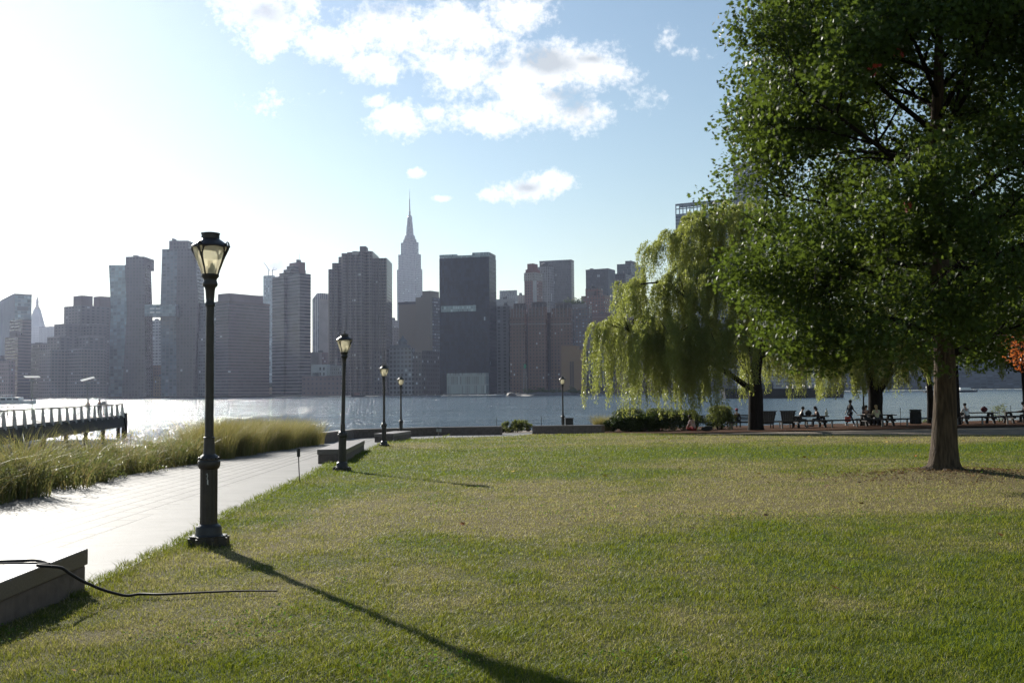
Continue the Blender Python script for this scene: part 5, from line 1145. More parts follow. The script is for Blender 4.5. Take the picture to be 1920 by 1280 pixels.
t.blk('tower_body',16,40,57,598,ribbon); t.blk('lower_step',8,32,40,630,ribbon,-8); t.box('rooftop_box',brownroof,0.3,0.8,0.2,0.8,4); t.done()
# clock tower with a pointed crown
stone = facade('pale_limestone',(0.36,0.35,0.34),(0.1,0.1,0.11),4,3.5,0.45,0.5,0.02,wall2=(0.3,0.29,0.28))
Y = 2350; q = P(67.5,735,Y); r = empty('clock_tower',(q.x,q.y,BASE),0,'pale stone clock tower with a pyramid top and gilded lantern','building'); s = Y/F
def zz(px,py): return P(px,py,Y).z-BASE
b = MB(); w = 11*s; b.box(-w,w,-w,w,0,zz(67,613)); b.build('shaft',stone,r)
b = MB(); z0 = zz(67,613)+0.05; z1 = zz(67,580); b.add([(-w,-w,z0),(w,-w,z0),(w,w,z0),(-w,w,z0),(-w*.42,-w*.42,z1),(w*.42,-w*.42,z1),(w*.42,w*.42,z1),(-w*.42,w*.42,z1)],[(0,1,5,4),(1,2,6,5),(2,3,7,6),(3,0,4,7),(4,5,6,7),(3,2,1,0)]); b.build('pyramid_roof',plain('pale_roof',(0.33,0.33,0.33)),r)
b = MB(); b.lathe([(5*s,z1+0.1),(4.6*s,z1+4),(3*s,z1+6),(2.2*s,zz(67,570)),(2.6*s,zz(67,567)),(2.2*s,zz(67,562)),(1*s,zz(67,559)),(0.5*s,zz(67,556)),(0.1,zz(67,550))],10); b.build('lantern',plain('gilded_lantern',(0.3,0.27,0.2)),r)
t = Bld('pale stone office block just right of the clock tower',1900,99,20); t.blk('tower_body',72,99,101,613,stone); t.parapet(roofm); t.done()
t = Bld('low office block with rows of small bright windows below the clock tower',960,74,40); t.blk('tower_body',52,74,96,645,facade('dotted_wall',(0.2,0.18,0.16),(0.06,0.06,0.06),3.2,2.6,0.5,0.5,0.3,(0.6,0.58,0.5))); t.parapet(roofm); t.done()
t = Bld('low pinkish brick building at the left edge under the blue glass tower',900,14,30); t.blk('wall',-40,16,26,676,facade('pink_brick',(0.27,0.18,0.17),(0.1,0.09,0.09),3.4,3,0.45,0.5,0.08)); t.box('rooftop_box',brownroof,0.4,0.7,0.2,0.8,5); t.done()
# stepped waterside towers
wside = facade('weathered_brown_brick',(0.2,0.165,0.145),(0.06,0.065,0.07),2.9,3.2,0.7,0.5,0.07,(0.4,0.42,0.42))
wdark = facade('dark_brown_brick',(0.15,0.13,0.125),(0.06,0.06,0.07),2.9,5.2,0.5,0.45,0.05,(0.35,0.36,0.36))  # darker brick with wider bays, for the taller blocks and one leaning facet
t = Bld('cluster of stepped brown riverside apartment towers left of the leaning towers',905,190,35)
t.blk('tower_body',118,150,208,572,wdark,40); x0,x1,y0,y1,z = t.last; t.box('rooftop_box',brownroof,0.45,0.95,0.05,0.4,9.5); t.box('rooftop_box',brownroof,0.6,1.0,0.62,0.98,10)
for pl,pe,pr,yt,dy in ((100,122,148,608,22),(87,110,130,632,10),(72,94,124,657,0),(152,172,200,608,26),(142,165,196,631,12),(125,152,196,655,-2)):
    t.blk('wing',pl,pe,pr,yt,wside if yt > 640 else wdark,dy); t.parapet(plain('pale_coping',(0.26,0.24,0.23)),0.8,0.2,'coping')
t.done()
# --- the two leaning towers joined by a skybridge
copper = facade('copper_brown_panel',(0.085,0.075,0.08),(0.05,0.053,0.06),3.3,3.0,0.62,0.62,0.02,(0.4,0.42,0.44),0.2)
bluegl = facade('pale_blue_glass',(0.26,0.33,0.35),(0.22,0.3,0.33),3.3,2.2,0.85,0.8,0.05,(0.35,0.42,0.45),0.12)
def leaning(label, Y, rows, cols, mats, depth, extra):
    """rows: (py,[columns]) from the ground up; one facet between two columns; 'cols' sets how far each edge stands back"""
    xs0 = rows[0][1]; q = P(xs0[1],735,Y); r = wempty('leaning_tower',(q.x,q.y,BASE),label,'building')
    n = len(xs0)
    for f in range(n-1):
        V = []
        for py, xs in rows:
            for k in (f,f+1): p_ = P(xs[k],py,Y+cols[k]); V.append((p_.x,p_.y,p_.z if py < 735 else BASE))
        b = MB(); b.add(V,[(2*i,2*i+1,2*i+3,2*i+2) for i in range(len(rows)-1)]); b.build('facet',mats[f],r)
    V = []
    for py, xs in rows:
        for k in (0,n-1): 
            p_ = P(xs[k],py,Y+cols[k]); p2 = P(xs[k],py,Y+cols[k]); z = p_.z if py < 735 else BASE; f_ = 1+depth/p_.y; V += [(p_.x,p_.y,z),(p_.x*f_+(1.5 if k == 0 else -1.5),p_.y*f_,z)]
    b = MB(); b.add(V,[(4*i,4*i+1,4*i+5,4*i+4) for i in range(len(rows)-1)]+[(4*i+1,4*i+3,4*i+7,4*i+5) for i in range(len(rows)-1)]+[(4*i+3,4*i+2,4*i+6,4*i+7) for i in range(len(rows)-1)]); b.build('rear_wall',mats[-1],r)
    py, xs = rows[-1]; top = [P(x,py,Y+c) for x,c in zip(xs,cols)]; zt = max(p_.z for p_ in top); b = MB(); V = [(p_.x,p_.y,p_.z) for p_ in top]+[(top[-1].x*(1+depth/top[-1].y)-1.5,top[-1].y+depth,top[-1].z),(top[0].x*(1+depth/top[0].y)+1.5,top[0].y+depth,top[0].z)]; b.add(V,[tuple(range(len(V)))]); b.build('roof',roofm,r)
    return r
LY = 960
r = leaning('left leaning tower of pale glass and copper brown panels beside the skybridge',LY,[(735,[201,229,273,287]),(723,[202,229,273,287]),(585,[208,238,272,286]),(497,[204,234,272,283])],[10,0,0,22],[bluegl,copper,wdark],34,None)
pL = P(236,497,LY-0.5); b = MB(); 
def wbox(b, pl, pr, yt, yb, Y, d): a = P(pl,yb,Y); c_ = P(pr,yt,Y); b.box(a.x,c_.x,Y,Y+d,a.z,c_.z)
wbox(b,235.5,271,481,503,LY+0.5,26); b.build('upper_box',copper,r)
b = MB(); wbox(b,249,258,478.6,480.4,LY+4,5); b.build('rooftop_unit',roofm,r)
r = leaning('right leaning tower of dark copper panels behind the nearest lamp',LY-6,[(735,[302,331,364,386]),(722,[302,331,364,386]),(575,[300.5,330,372,384]),(467,[304,333,366,379])],[8,0,0,20],[facade('grey_blue_panel',(0.15,0.17,0.185),(0.11,0.14,0.16),3.3,2.4,0.7,0.7,0.04,(0.3,0.35,0.38),0.15),copper,copper],36,None)
b = MB(); wbox(b,317,353,451,470,LY-4,28); b.build('upper_box',copper,r)
b = MB(); wbox(b,322,326,447,450.6,LY+2,8); b.build('rooftop_unit',roofm,r)
r = wempty('skybridge',P(302,594,LY-12),'blue grey skybridge joining the two leaning towers','skybridge')
b = MB(); wbox(b,271,329,570.5,593,LY-14,16); b.build('bridge_body',facade('skybridge_panel',(0.2,0.25,0.28),(0.15,0.2,0.23),3.4,3,0.9,0.8,0.02,(0.4,0.45,0.5),0.15),r)
b = MB(); wbox(b,328.6,333,573,594,LY-13,14); b.build('end_wall',roofm,r)
for yb in (580,587):
    for k in range(2): b = MB(); wbox(b,281+k*11,289.5+k*11,yb-3,yb,LY-14.3,0.25); b.build('window',M['white'],r)
t = Bld('narrow pale building with white slatted windows between the leaning towers',1150,302,20); t.blk('wall',284,303,305,600,facade('white_slats',(0.42,0.43,0.43),(0.12,0.13,0.14),3.6,4.5,0.7,0.5,0.1)); t.done()
t = Bld('low orange brick building between the feet of the leaning towers',985,302,20); t.blk('wall',284,303,305,684,facade('orange_brick',(0.3,0.17,0.09),(0.1,0.08,0.07),3.2,3,0.4,0.5,0.15)); t.blk('lower_wing',288,303,305,706,facade('ochre_brick',(0.34,0.22,0.1),(0.1,0.08,0.07),3.2,3,0.4,0.5,0.15),-6); t.done()
# --- wide brown block right of the nearest lamp
t = Bld('wide brown block with horizontal window bands and a rooftop box behind the nearest lamp',930,424,35)
t.blk('glazed_wing',360,424,432,564,facade('grey_glazed',(0.15,0.155,0.16),(0.09,0.1,0.11),3.1,3.2,0.7,0.6,0.04),6); t.blk('tower_body',404,428,505,568,facade('banded_brown',(0.16,0.125,0.125),(0.05,0.052,0.06),3.0,3,1.01,0.45,0.01),-4); t.parapet(brownroof,2.2)
b = MB(); x0,x1,y0,y1,z = t.last; b.box(x1-18,x1-1,y0+2,y0+42,z+2.3,z+9.5); b.build('rooftop_box',plain('mauve_rooftop',(0.2,0.16,0.16)),t.r); t.done()
t = Bld('unfinished pale glass tower topped by two cranes behind the banded block',1500,511,20,'unfinished_tower'); gl = facade('pale_grid_glass',(0.35,0.4,0.42),(0.25,0.32,0.35),3.5,3,0.75,0.7,0.2,(0.55,0.62,0.65),0.15); t.blk('tower_body',493,511,513,516,gl)
x0,x1,y0,y1,z = t.last; k_ = 1500/F
for dx, jib in ((4,-9),(11,8)):
    b = MB(); b.tube([(x0+dx,y0+8,z),(x0+dx,y0+8,z+9)],0.7,5); b.tube([(x0+dx-jib*0.25,y0+8,z+8.2),(x0+dx+jib,y0+8,z+(22 if dx == 4 else 10))],0.45,5); b.tube([(x0+dx,y0+8,z+9),(x0+dx+jib*0.4,y0+8,z+13)],0.3,4); b.build('crane',M['steel'],t.r)
t.blk('lower_tower',480,493,495,556,gl,20); t.done()
# --- stepped brown tower with pale balcony bands
balc = facade('balcony_brick',(0.17,0.13,0.125),(0.055,0.055,0.065),3.0,8.0,1.01,0.66,0.0,(0.3,0.3,0.3),wall2=(0.26,0.24,0.24))
t = Bld('stepped red brown tower with pale horizontal balcony bands',905,560,40)
t.blk('tower_body',510,532,572,517,balc,2); t.blk('middle_bay',531,562,582.5,512,balc,-8); t.blk('upper_step',523,536,575,511,balc,9); t.blk('upper_step',531,545,573,504,balc,12); t.blk('upper_step',537,550,571,497.5,balc,15); t.blk('crown_box',542,562,572,491,plain('red_brown_crown',(0.2,0.13,0.125)),18); t.done()
t = Bld('slender tan tower with white vertical stripes and chamfered top',1250,610,35); st = facade('white_stripes',(0.25,0.225,0.21),(0.09,0.09,0.1),3.4,3.4,0.5,1.01,0.0,wall2=(0.23,0.2,0.19)); t.blk('tower_body',585.5,598,617,560,facade('stripe_wall',(0.5,0.5,0.49),(0.1,0.1,0.11),3.4,3.6,0.6,1.01,0.0)); 
x0,x1,y0,y1,z = t.last; b = MB(); b.box(x1+0.05,x1+1.0,y0,y1,0,z); b.build('blank_side',plain('tan_wall',(0.25,0.22,0.2)),t.r); b = MB(); zc = P(600,549,1250).z-BASE; b.add([(x0,y0,z+.02),(x1+1,y0,z+.02),(x1+1,y1,z+.02),(x0,y1,z+.02),(x0+5,y0+3,zc),(x1+1,y0+3,zc),(x1+1,y1,zc),(x0+5,y1,zc)],[(0,1,5,4),(1,2,6,5),(2,3,7,6),(3,0,4,7),(4,5,6,7)]); b.build('chamfered_crown',st,t.r); t.done()
t = Bld('dark red low building beside the slender tan tower',1000,604,30); t.blk('wall',580,600,616,660,facade('dark_red_brick',(0.17,0.11,0.11),(0.08,0.08,0.09),3.2,3,0.4,0.5,0.1)); t.done()
# --- big dark tower made of round bays
bay = facade('dark_brown_bays',(0.115,0.095,0.095),(0.04,0.04,0.05),2.9,2.4,0.62,0.55,0.03,(0.32,0.32,0.34))
r = wempty('bay_tower',P(670,735,890),'massive dark brown tower of rounded vertical bays with stepped shoulders','building')
def bays(pl, pr, yt, Y, n, part, deep=30):
    a = P(pl,735,Y); c_ = P(pr,735,Y); z = P((pl+pr)/2,yt,Y).z; w = (c_.x-a.x)/n; poly = []
    for k in range(n):
        cx = a.x+w*(k+.5)
        for j in range(7): an = PI+PI*j/6; poly.append((cx+w*0.46*math.cos(an), Y+w*0.42*math.sin(an)))
    poly += [(c_.x,Y+deep),(a.x,Y+deep)]; b = MB(); b.prism(poly,BASE,z); b.build(part,bay,r)
bays(615,636,505,905,2,'left_shoulder'); bays(622,648,493.5,909,2,'left_shoulder'); bays(634,660,482,913,2,'left_shoulder'); bays(640,682,475,896,4,'front_bays',40); bays(660,700,471.5,902,3,'front_bays',40); bays(697,726,484,905,5,'right_wing',40); bays(650,700,473.5,915,3,'core')
b = MB(); wbox(b,674.5,686,461.5,473,918,14); b.build('rooftop_box',roofm,r); b = MB(); wbox(b,660,672,472.2,477.5,893,1); b.build('pale_sign_panel',M['concrete'],r)
# --- small ones behind
t = Bld('pale office block peeping between the bay tower and the spired skyscraper',1500,740,30); t.blk('tower_body',729,738,747,600,facade('grey_brick',(0.22,0.2,0.2),(0.08,0.08,0.09),3.5,3,0.5,0.5,0.06)); t.box('rooftop_box',roofm,0.2,0.7,0.2,0.7,4); t.done()
t = Bld('brown block behind the brick hospital, right of the bay tower',1150,738,30); t.blk('wall',712,738,748,614,facade('brown_wall',(0.17,0.14,0.14),(0.07,0.07,0.08),3.2,3,0.5,0.5,0.05)); t.done()
# --- the spired skyscraper
lime = facade('grey_limestone',(0.33,0.35,0.37),(0.1,0.115,0.13),4.0,3.6,0.5,0.72,0.02,(0.45,0.5,0.52),0.2,wall2=(0.29,0.31,0.33))
t = Bld('tall grey limestone skyscraper with set back shoulders and a needle spire',2230,781,28,'spired_skyscraper')
t.blk('lower_shaft',745,781,793,503,lime,-12); t.blk('middle_shaft',747.5,780,790.5,475,lime,-4); t.blk('upper_shaft',752.5,779,786,453,lime,6); t.blk('upper_step',757,777,782,448,lime,14)
x0,x1,y0,y1,z = t.last; cx = (x0+x1)/2; cy = (y0+y1)/2; k_ = 2230/F; Ym = 2260
def ze(py): return P(768,py,Ym).z-BASE
b = MB(); b.lathe([(11.0*k_,z+.05),(10*k_,ze(444)),(7.4*k_,ze(441)),(6.6*k_,ze(430)),(5.6*k_,ze(421)),(4.9*k_,ze(414)),(4.7*k_,ze(408)),(3.9*k_,ze(406.5)),(3.2*k_,ze(405))],16,(cx,cy,0)); b.build('mooring_mast',facade('mast_panels',(0.33,0.35,0.37),(0.14,0.16,0.18),3.6,4,0.5,1.01,0.0),t.r)
b = MB(); b.lathe([(1.9*k_,ze(405)),(1.8*k_,ze(398)),(2.2*k_,ze(397.6)),(1.2*k_,ze(396)),(1.0*k_,ze(385)),(0.9*k_,ze(375)),(0.45*k_,ze(374)),(0.3*k_,ze(362)),(0.12*k_,ze(355))],8,(cx,cy,0)); b.build('antenna',M['steel'],t.r)
for a in range(4):
    an = a*PI/2; b = MB(); b.add([(cx+8.5*k_*math.cos(an)-2,cy+8.5*k_*math.sin(an),z),(cx+8.5*k_*math.cos(an)+2,cy+8.5*k_*math.sin(an),z),(cx+4.4*k_*math.cos(an)+1,cy+4.4*k_*math.sin(an),ze(420)),(cx+4.4*k_*math.cos(an)-1,cy+4.4*k_*math.sin(an),ze(420))],[(0,1,2,3)]); b.build('buttress',M['steel'],t.r)
t.done()
# --- tan blank slabs
tan = mat('tan_blank_wall',(0.235,0.205,0.165),0.85,(0.215,0.19,0.155),0.03); dk = plain('dark_top',(0.07,0.07,0.08))
t = Bld('tan windowless slab with a dark top strip before the spired skyscraper',1010,779,20); t.blk('wall',748,780,782,570,tan); t.parapet(dk,2.6,0.3,'top_strip'); t.done()
t = Bld('tan block with a rooftop box and windowed right side, left of the black glass slab',985,807,30); t.blk('wall',780,807,826,556,tan); x0,x1,y0,y1,z = t.last; b = MB(); b.box(x1+0.05,x1+0.6,y0+4,y1,0,z-0.5); b.build('windowed_side',facade('dark_side',(0.1,0.09,0.1),(0.2,0.22,0.24),3.2,3.4,0.5,0.5,0.35,(0.6,0.62,0.62)),t.r); b = MB(); b.box(x1-10,x1,y0+1,y0+16,z+.02,z+6); b.build('rooftop_box',tan,t.r); t.done()
# --- brick hospital
hosp = facade('hospital_brick',(0.145,0.13,0.13),(0.06,0.062,0.07),4.0,3.3,0.42,0.5,0.32,(0.6,0.63,0.66))
t = Bld('low wide brick hospital with rows of white windows and a small cupola',900,790,25); t.blk('left_wing',693,712,716,658,hosp,0); t.blk('wall',704,792,795,660,hosp,8); t.blk('upper_storey',724,772,774,652,facade('pale_storey',(0.3,0.31,0.33),(0.07,0.07,0.08),4,4,0.6,0.6,0.1),10); t.blk('attic',731,764,767,646.5,plain('slate_attic',(0.16,0.18,0.2)),14)
x0,x1,y0,y1,z = t.last; b = MB(); cx = (x0+x1)/2+1; b.lathe([(4,z+.02),(4,z+3),(4.6,z+3.2),(3.6,z+5),(1.4,z+6.6),(0.5,z+9)],10,(cx,y0+6,0)); b.build('cupola',plain('slate_cupola',(0.14,0.16,0.18)),t.r); t.blk('right_wing',792,800,826,657,facade('dark_hospital',(0.1,0.1,0.115),(0.05,0.05,0.06),4,3.3,0.4,0.5,0.03),16); t.done()
# --- low white building
t = Bld('low white building with six dark windows at the foot of the bay tower',868,612,18); t.blk('wall',583,613,614,683,plain('white_render',(0.36,0.38,0.38)))
x0,x1,y0,y1,z = t.last
for i in range(2):
    for j in range(3): b = MB(); b.box(x1-7.2+i*3.6,x1-5.9+i*3.6,y0-0.12,y0-0.03,z-5-j*4.6,z-2.4-j*4.6); b.build('window',M['dark'],t.r)
t.blk('right_wing',613,638,642,687,facade('grey_render',(0.24,0.24,0.24),(0.12,0.12,0.13),3,2,0.4,0.5,0.02),3); t.parapet(plain('cornice',(0.3,0.3,0.3)),0.9,0.4,'cornice'); t.done()
t = Bld('grey white building left of the slender tan tower foot',930,592,20); t.blk('wall',583,597,598,660,plain('grey_render2',(0.27,0.28,0.29))); t.done()
t = Bld('long low dark red brick range along the highway below the white building',852,630,18); t.blk('wall',566,640,644,704,facade('low_red_brick',(0.15,0.1,0.1),(0.07,0.07,0.08),4,4,0.4,0.4,0.05)); t.done()
# --- black glass slab
blk = facade('black_glass',(0.010,0.018,0.032),(0.010,0.02,0.038),3.6,1.6,0.86,0.9,0.002,(0.3,0.34,0.38),0.22,wrough=0.35,spec=0.12)
t = Bld('broad black glass slab with one pale band of windows, right of centre',880,918,14); t.blk('tower_body',825,919,932,481,blk); x0,x1,y0,y1,z = t.last
zb = P(860,583,880).z-BASE; b = MB(); b.box(x0+1.5,x0+(x1-x0)*.735,y0-0.25,y0-0.05,zb,zb+5.4); b.build('window_band',facade('pale_band',(0.3,0.36,0.38),(0.22,0.29,0.31),2.7,2.1,0.7,0.8,0.3,(0.5,0.58,0.6)),t.r)
for a0,a1,hh in ((0.0,0.36,3.4),(0.36,0.66,2.2),(0.66,1.0,4.2)): b = MB(); b.box(x0+(x1-x0)*a0,x0+(x1-x0)*a1,y0+0.6,y0+1.4,z+.01,z+hh); b.build('crown_screen',facade('glass_screen',(0.2,0.25,0.28),(0.3,0.37,0.4),3,1.2,0.6,0.9,0.1),t.r)
b = MB(); b.box(x1-1.4,x1-0.3,y0+1.5,y1,z+.01,z+4.2); b.build('crown_screen',blk,t.r)
zb = P(886,717,870).z-BASE; zt = P(886,699,870).z-BASE; xa = x0+(x1-x0)*.2; b = MB(); b.box(xa,x1-1,y0-9,y0-0.3,0,zt); b.build('glass_podium',facade('podium_glass',(0.3,0.34,0.35),(0.2,0.25,0.26),8,1.6,0.72,0.85,0.15,(0.42,0.48,0.5)),t.r); t.done()
# --- right of the slab
t = Bld('pale tower with a crenellated crown behind the red brick towers',1500,968,18); cr = facade('pale_grey_tower',(0.36,0.37,0.38),(0.14,0.15,0.16),3.6,3,0.5,0.6,0.1); t.blk('tower_body',938,970,972,553,cr); x0,x1,y0,y1,z = t.last
for k in range(6): b = MB(); w = (x1-x0)/6; b.box(x0+w*k+.3,x0+w*(k+1)-.9,y0,y0+6,z+.01,z+7.5); b.build('crown_pier',plain('pale_pier',(0.38,0.39,0.4)),t.r)
t.box('crown_core',plain('pale_core',(0.3,0.31,0.33)),0.04,0.96,0.3,0.9,6); t.done()
t = Bld('plain pale grey block in front of the crenellated tower',1250,964,18); t.blk('wall',931,965,968,560,facade('pale_blank',(0.28,0.3,0.31),(0.2,0.21,0.22),3.4,5,0.3,0.4,0.02)); t.done()
t = Bld('small beige block right of the crenellated tower',1600,982,18); t.blk('wall',970,984,987,553,facade('beige_wall',(0.33,0.28,0.24),(0.15,0.13,0.12),3.4,4,0.4,0.4,0.05)); t.box('rooftop_box',roofm,0.3,0.6,0.3,0.7,4); t.done()
rb = facade('red_brick_tower',(0.2,0.105,0.09),(0.07,0.065,0.07),3.3,3.2,0.5,0.5,0.35,(0.55,0.55,0.55))
t = Bld('red brick tower with a red rooftop box left of the dark slab',1180,1004,30); t.blk('tower_body',985,1005,1019,510,rb); x0,x1,y0,y1,z = t.last; b = MB(); b.box(x0-.3,x1+.3,y0-.3,y1+.3,z-10,z-0.2); b.build('pale_band',facade('stone_band',(0.32,0.29,0.27),(0.14,0.13,0.13),3.3,3.2,0.4,0.5,0.1),t.r); b = MB(); b.box(x1-2.6,x1+.6,y0-.6,y0+3,0,z-10.1); b.build('pale_pier',plain('pale_stone',(0.42,0.42,0.42)),t.r); t.box('rooftop_step',plain('red_rooftop',(0.22,0.1,0.09)),0.05,0.85,0.1,0.9,4); t.box('rooftop_box',plain('red_rooftop',(0.22,0.1,0.09)),0.15,0.72,0.2,0.8,11); t.done()
t = Bld('grey tower with a rounded rooftop between the red brick tower and the dark slab',1300,1032,30); t.blk('tower_body',1010,1032,1042,499,facade('grey_pier_tower',(0.24,0.23,0.24),(0.1,0.1,0.11),3.4,2.6,0.5,0.8,0.06)); x0,x1,y0,y1,z = t.last; t.box('rooftop_step',roofm,0.15,0.85,0.15,0.85,3.2); b = MB(); b.lathe([(6,z+3.3),(5.6,z+4.6),(3.6,z+5.8)],12,((x0+x1)/2,(y0+y1)/2,0)); b.build('rooftop_drum',roofm,t.r); t.done()
dslab = facade('dark_glass_slab',(0.035,0.042,0.052),(0.03,0.037,0.048),3.8,1.8,0.8,0.8,0.01,(0.25,0.28,0.3),0.25)
t = Bld('dark flat topped office slab behind the red brick tower',1500,1074,16); t.blk('tower_body',1014,1074,1079,489,dslab); t.parapet(plain('dark_parapet',(0.05,0.055,0.06)),2,0.2); t.done()
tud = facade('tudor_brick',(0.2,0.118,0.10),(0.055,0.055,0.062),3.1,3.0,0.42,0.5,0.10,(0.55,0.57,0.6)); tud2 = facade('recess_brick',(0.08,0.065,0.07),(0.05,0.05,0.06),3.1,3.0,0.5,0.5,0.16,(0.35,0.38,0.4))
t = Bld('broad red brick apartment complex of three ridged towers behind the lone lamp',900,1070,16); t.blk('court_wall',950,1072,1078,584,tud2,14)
for pl,pr,yt in ((957,986,578),(991,1025,575),(1034,1073,577)):
    t.blk('tower_body',pl,pr-1,pr+2,yt,tud,0 if pl != 991 else -2); x0,x1,y0,y1,z = t.last; zc = P((pl+pr)/2,608,900).z-BASE
    b = MB(); b.box(x0-.2,x1+.35,y0-.35,y0-.01,zc,zc+0.8); b.build('string_course',plain('pale_course',(0.34,0.32,0.31)),t.r)
    for k in range(5): b = MB(); w = (x1-x0)/5; b.box(x0+w*k+.5,x0+w*k+1.2,y0-.4,y0+1,z-8,z+2.5+(k%2)); b.build('crown_pier',plain('stone_pier',(0.27,0.24,0.23)),t.r)
    b = MB(); b.box(x0+3,x1-2,y0+3,y0+12,z+.02,z+5); b.build('rooftop_box',plain('dark_brick_top',(0.1,0.08,0.08)),t.r)
t.done()
t = Bld('narrow grey building with stacked balconies right of the black glass slab',915,953,16); t.blk('wall',932,955,958,573,facade('balcony_stack',(0.19,0.19,0.2),(0.06,0.06,0.07),3.1,5.5,0.45,0.55,0.12,(0.4,0.42,0.44))); t.done()
t = Bld('brick terrace tower with a green roof garden',1000,1105,20); gt = facade('terrace_brick',(0.17,0.13,0.125),(0.12,0.14,0.16),3.1,3.4,0.5,0.45,0.5,(0.4,0.46,0.5)); t.blk('tower_body',1055,1107,1112,571,gt); x0,x1,y0,y1,z = t.last
b = MB(); b.box(x0-.4,x0+(x1-x0)*.9,y0-.4,y0+.4,z-3,z+1); b.build('terrace_wall',plain('terrace_stone',(0.22,0.2,0.19)),t.r)
V, Fq, T = clump_leaves([(x0+(x1-x0)*0.04+ft.random()*(x1-x0)*0.72, y0+3+ft.random()*6, z+1.5+abs(ft.gauss(0,1))*2.6) for _ in range(110)], 18, (0.9,0.9,0.9), 1.0, OVAL, 0.5, 150, 0.3); npmesh('roof_garden', V, Fq, M['treeleaf'], t.r, T); t.done()
t = Bld('stepped red brick block with white windows below the dark glass office',1080,1138,25); t.blk('tower_body',1092,1136,1146,553,facade('bright_red_brick',(0.21,0.105,0.09),(0.1,0.1,0.1),3.2,3.2,0.5,0.5,0.4,(0.5,0.5,0.5))); t.box('rooftop_box',brownroof,0.2,0.5,0.2,0.8,5); t.blk('upper_step',1100,1126,1133,540,facade('red_step',(0.2,0.1,0.085),(0.1,0.1,0.1),3.2,3.2,0.5,0.5,0.3),14); t.done()
t = Bld('dark grey glass office with a paler right face above the stepped red brick block',1350,1143,28); t.blk('tower_body',1101,1143,1156,505,facade('charcoal_glass',(0.05,0.058,0.07),(0.035,0.042,0.052),3.8,2.0,0.7,0.8,0.05,(0.4,0.42,0.45),0.3)); t.parapet(plain('dark_parapet2',(0.06,0.065,0.07)),1.5,0.2); x0,x1,y0,y1,z = t.last; b = MB(); b.box(x1+.05,x1+.5,y0,y1,0,z); b.build('pale_side',plain('grey_side',(0.14,0.155,0.17)),t.r); t.done()
t = Bld('dark glass tower with a stepped top just above the willow edge',1420,1186,25); t.blk('tower_body',1160,1186,1212,494,facade('navy_glass',(0.07,0.085,0.1),(0.05,0.065,0.08),3.8,2.0,0.7,0.7,0.03,(0.3,0.33,0.36),0.25)); t.box('rooftop_box',roofm,0.5,0.95,0.1,0.5,5); t.done()
t = Bld('low dark blue office between the charcoal and stepped dark towers',1380,1170,25); t.blk('tower_body',1150,1176,1200,512,facade('ink_glass',(0.05,0.055,0.068),(0.04,0.045,0.055),3.8,2.0,0.7,0.7,0.02,(0.3,0.3,0.3),0.25)); t.done()
t = Bld('long red brick block reaching behind the left edge of the willow',1020,1190,25); t.blk('wall',1100,1192,1230,585,facade('plain_red_brick',(0.165,0.105,0.1),(0.08,0.07,0.075),3.2,4.4,0.35,0.4,0.06)); x0,x1,y0,y1,z = t.last
for dz in (4,22): b = MB(); b.box(x0-.2,x1+.2,y0-.3,y0-.02,z-dz,z-dz+0.8); b.build('string_course',plain('course2',(0.28,0.22,0.21)),t.r)
t.done()
och = mat('ochre_blank_wall',(0.27,0.165,0.09),0.85,(0.24,0.15,0.085),0.04)
t = Bld('tan orange windowless block by the river right of the lone lamp',850,1090,18); t.blk('wall',1053,1091,1093,655,och); x0,x1,y0,y1,z = t.last; b = MB(); b.box(x0,x0+(x1-x0)*.72,y0+.3,y0+14,z+.02,z+3.4); b.build('upper_box',och,t.r)
for k in (0.42,0.53): b = MB(); b.box(x0+(x1-x0)*k,x0+(x1-x0)*k+1.6,y0-.12,y0-.02,2,z-10); b.build('wall_slot',plain('slot',(0.12,0.085,0.06)),t.r)
t.done()
t = Bld('low block of pale vertical fins right of the tan orange windowless block',856,1140,18); t.blk('wall',1092,1150,1153,655,plain('dark_recess',(0.05,0.05,0.055))); x0,x1,y0,y1,z = t.last
for k in range(9): b = MB(); w = (x1-x0)/9; b.box(x0+w*k,x0+w*k+1.1,y0-.9,y0-.02,6,z); b.build('fin',plain('pale_fin',(0.33,0.33,0.34)),t.r)
t.done()
# --- behind the trees
t = Bld('tall blue glass slab with an open steel top rising behind the willow',1080,1440,10,'glass_slab'); un = facade('blue_grid_glass',(0.22,0.27,0.32),(0.07,0.1,0.14),3.7,1.5,0.7,0.7,0.05,(0.3,0.36,0.42),0.15); t.blk('tower_body',1272,1440,1446,386,un); x0,x1,y0,y1,z = t.last
zt = P(1440,366,1080).z-BASE; b = MB(); b.box(x0,x1,y0,y0+1,zt-2.2,zt); b.box(x0,x1,y1-1,y1,zt-2.2,zt)
for k in range(13): x = x0+(x1-x0-1)*k/12; b.box(x,x+0.9,y0+.1,y0+.9,z,zt-2.25); b.box(x,x+0.9,y1-.9,y1-.1,z,zt-2.25)
b.box(x0,x1,y0+.2,y0+.8,z+(zt-z)*.45,z+(zt-z)*.45+1); b.build('open_crown',plain('steel_blue',(0.16,0.19,0.23)),t.r); t.done()
t = Bld('unfinished slatted tower with a hoist mast behind the oak',1500,1438,20,'unfinished_tower'); t.blk('tower_body',1383,1438,1442,302,facade('slab_floors',(0.32,0.34,0.37),(0.05,0.07,0.1),4,4,1.01,0.6,0.0)); x0,x1,y0,y1,z = t.last
b = MB(); xm = x0-7
for sx in (-1.2,1.2): b.tube([(xm+sx,y0,0),(xm+sx,y0,z+8)],0.35,5)
for k in range(int(z/6)): b.tube([(xm-1.2,y0,k*6),(xm+1.2,y0,k*6+6)],0.2,4)
for k in range(3): b.tube([(xm+1,y0,z-14-k*26),(x0,y0,z-14-k*26)],0.35,4)
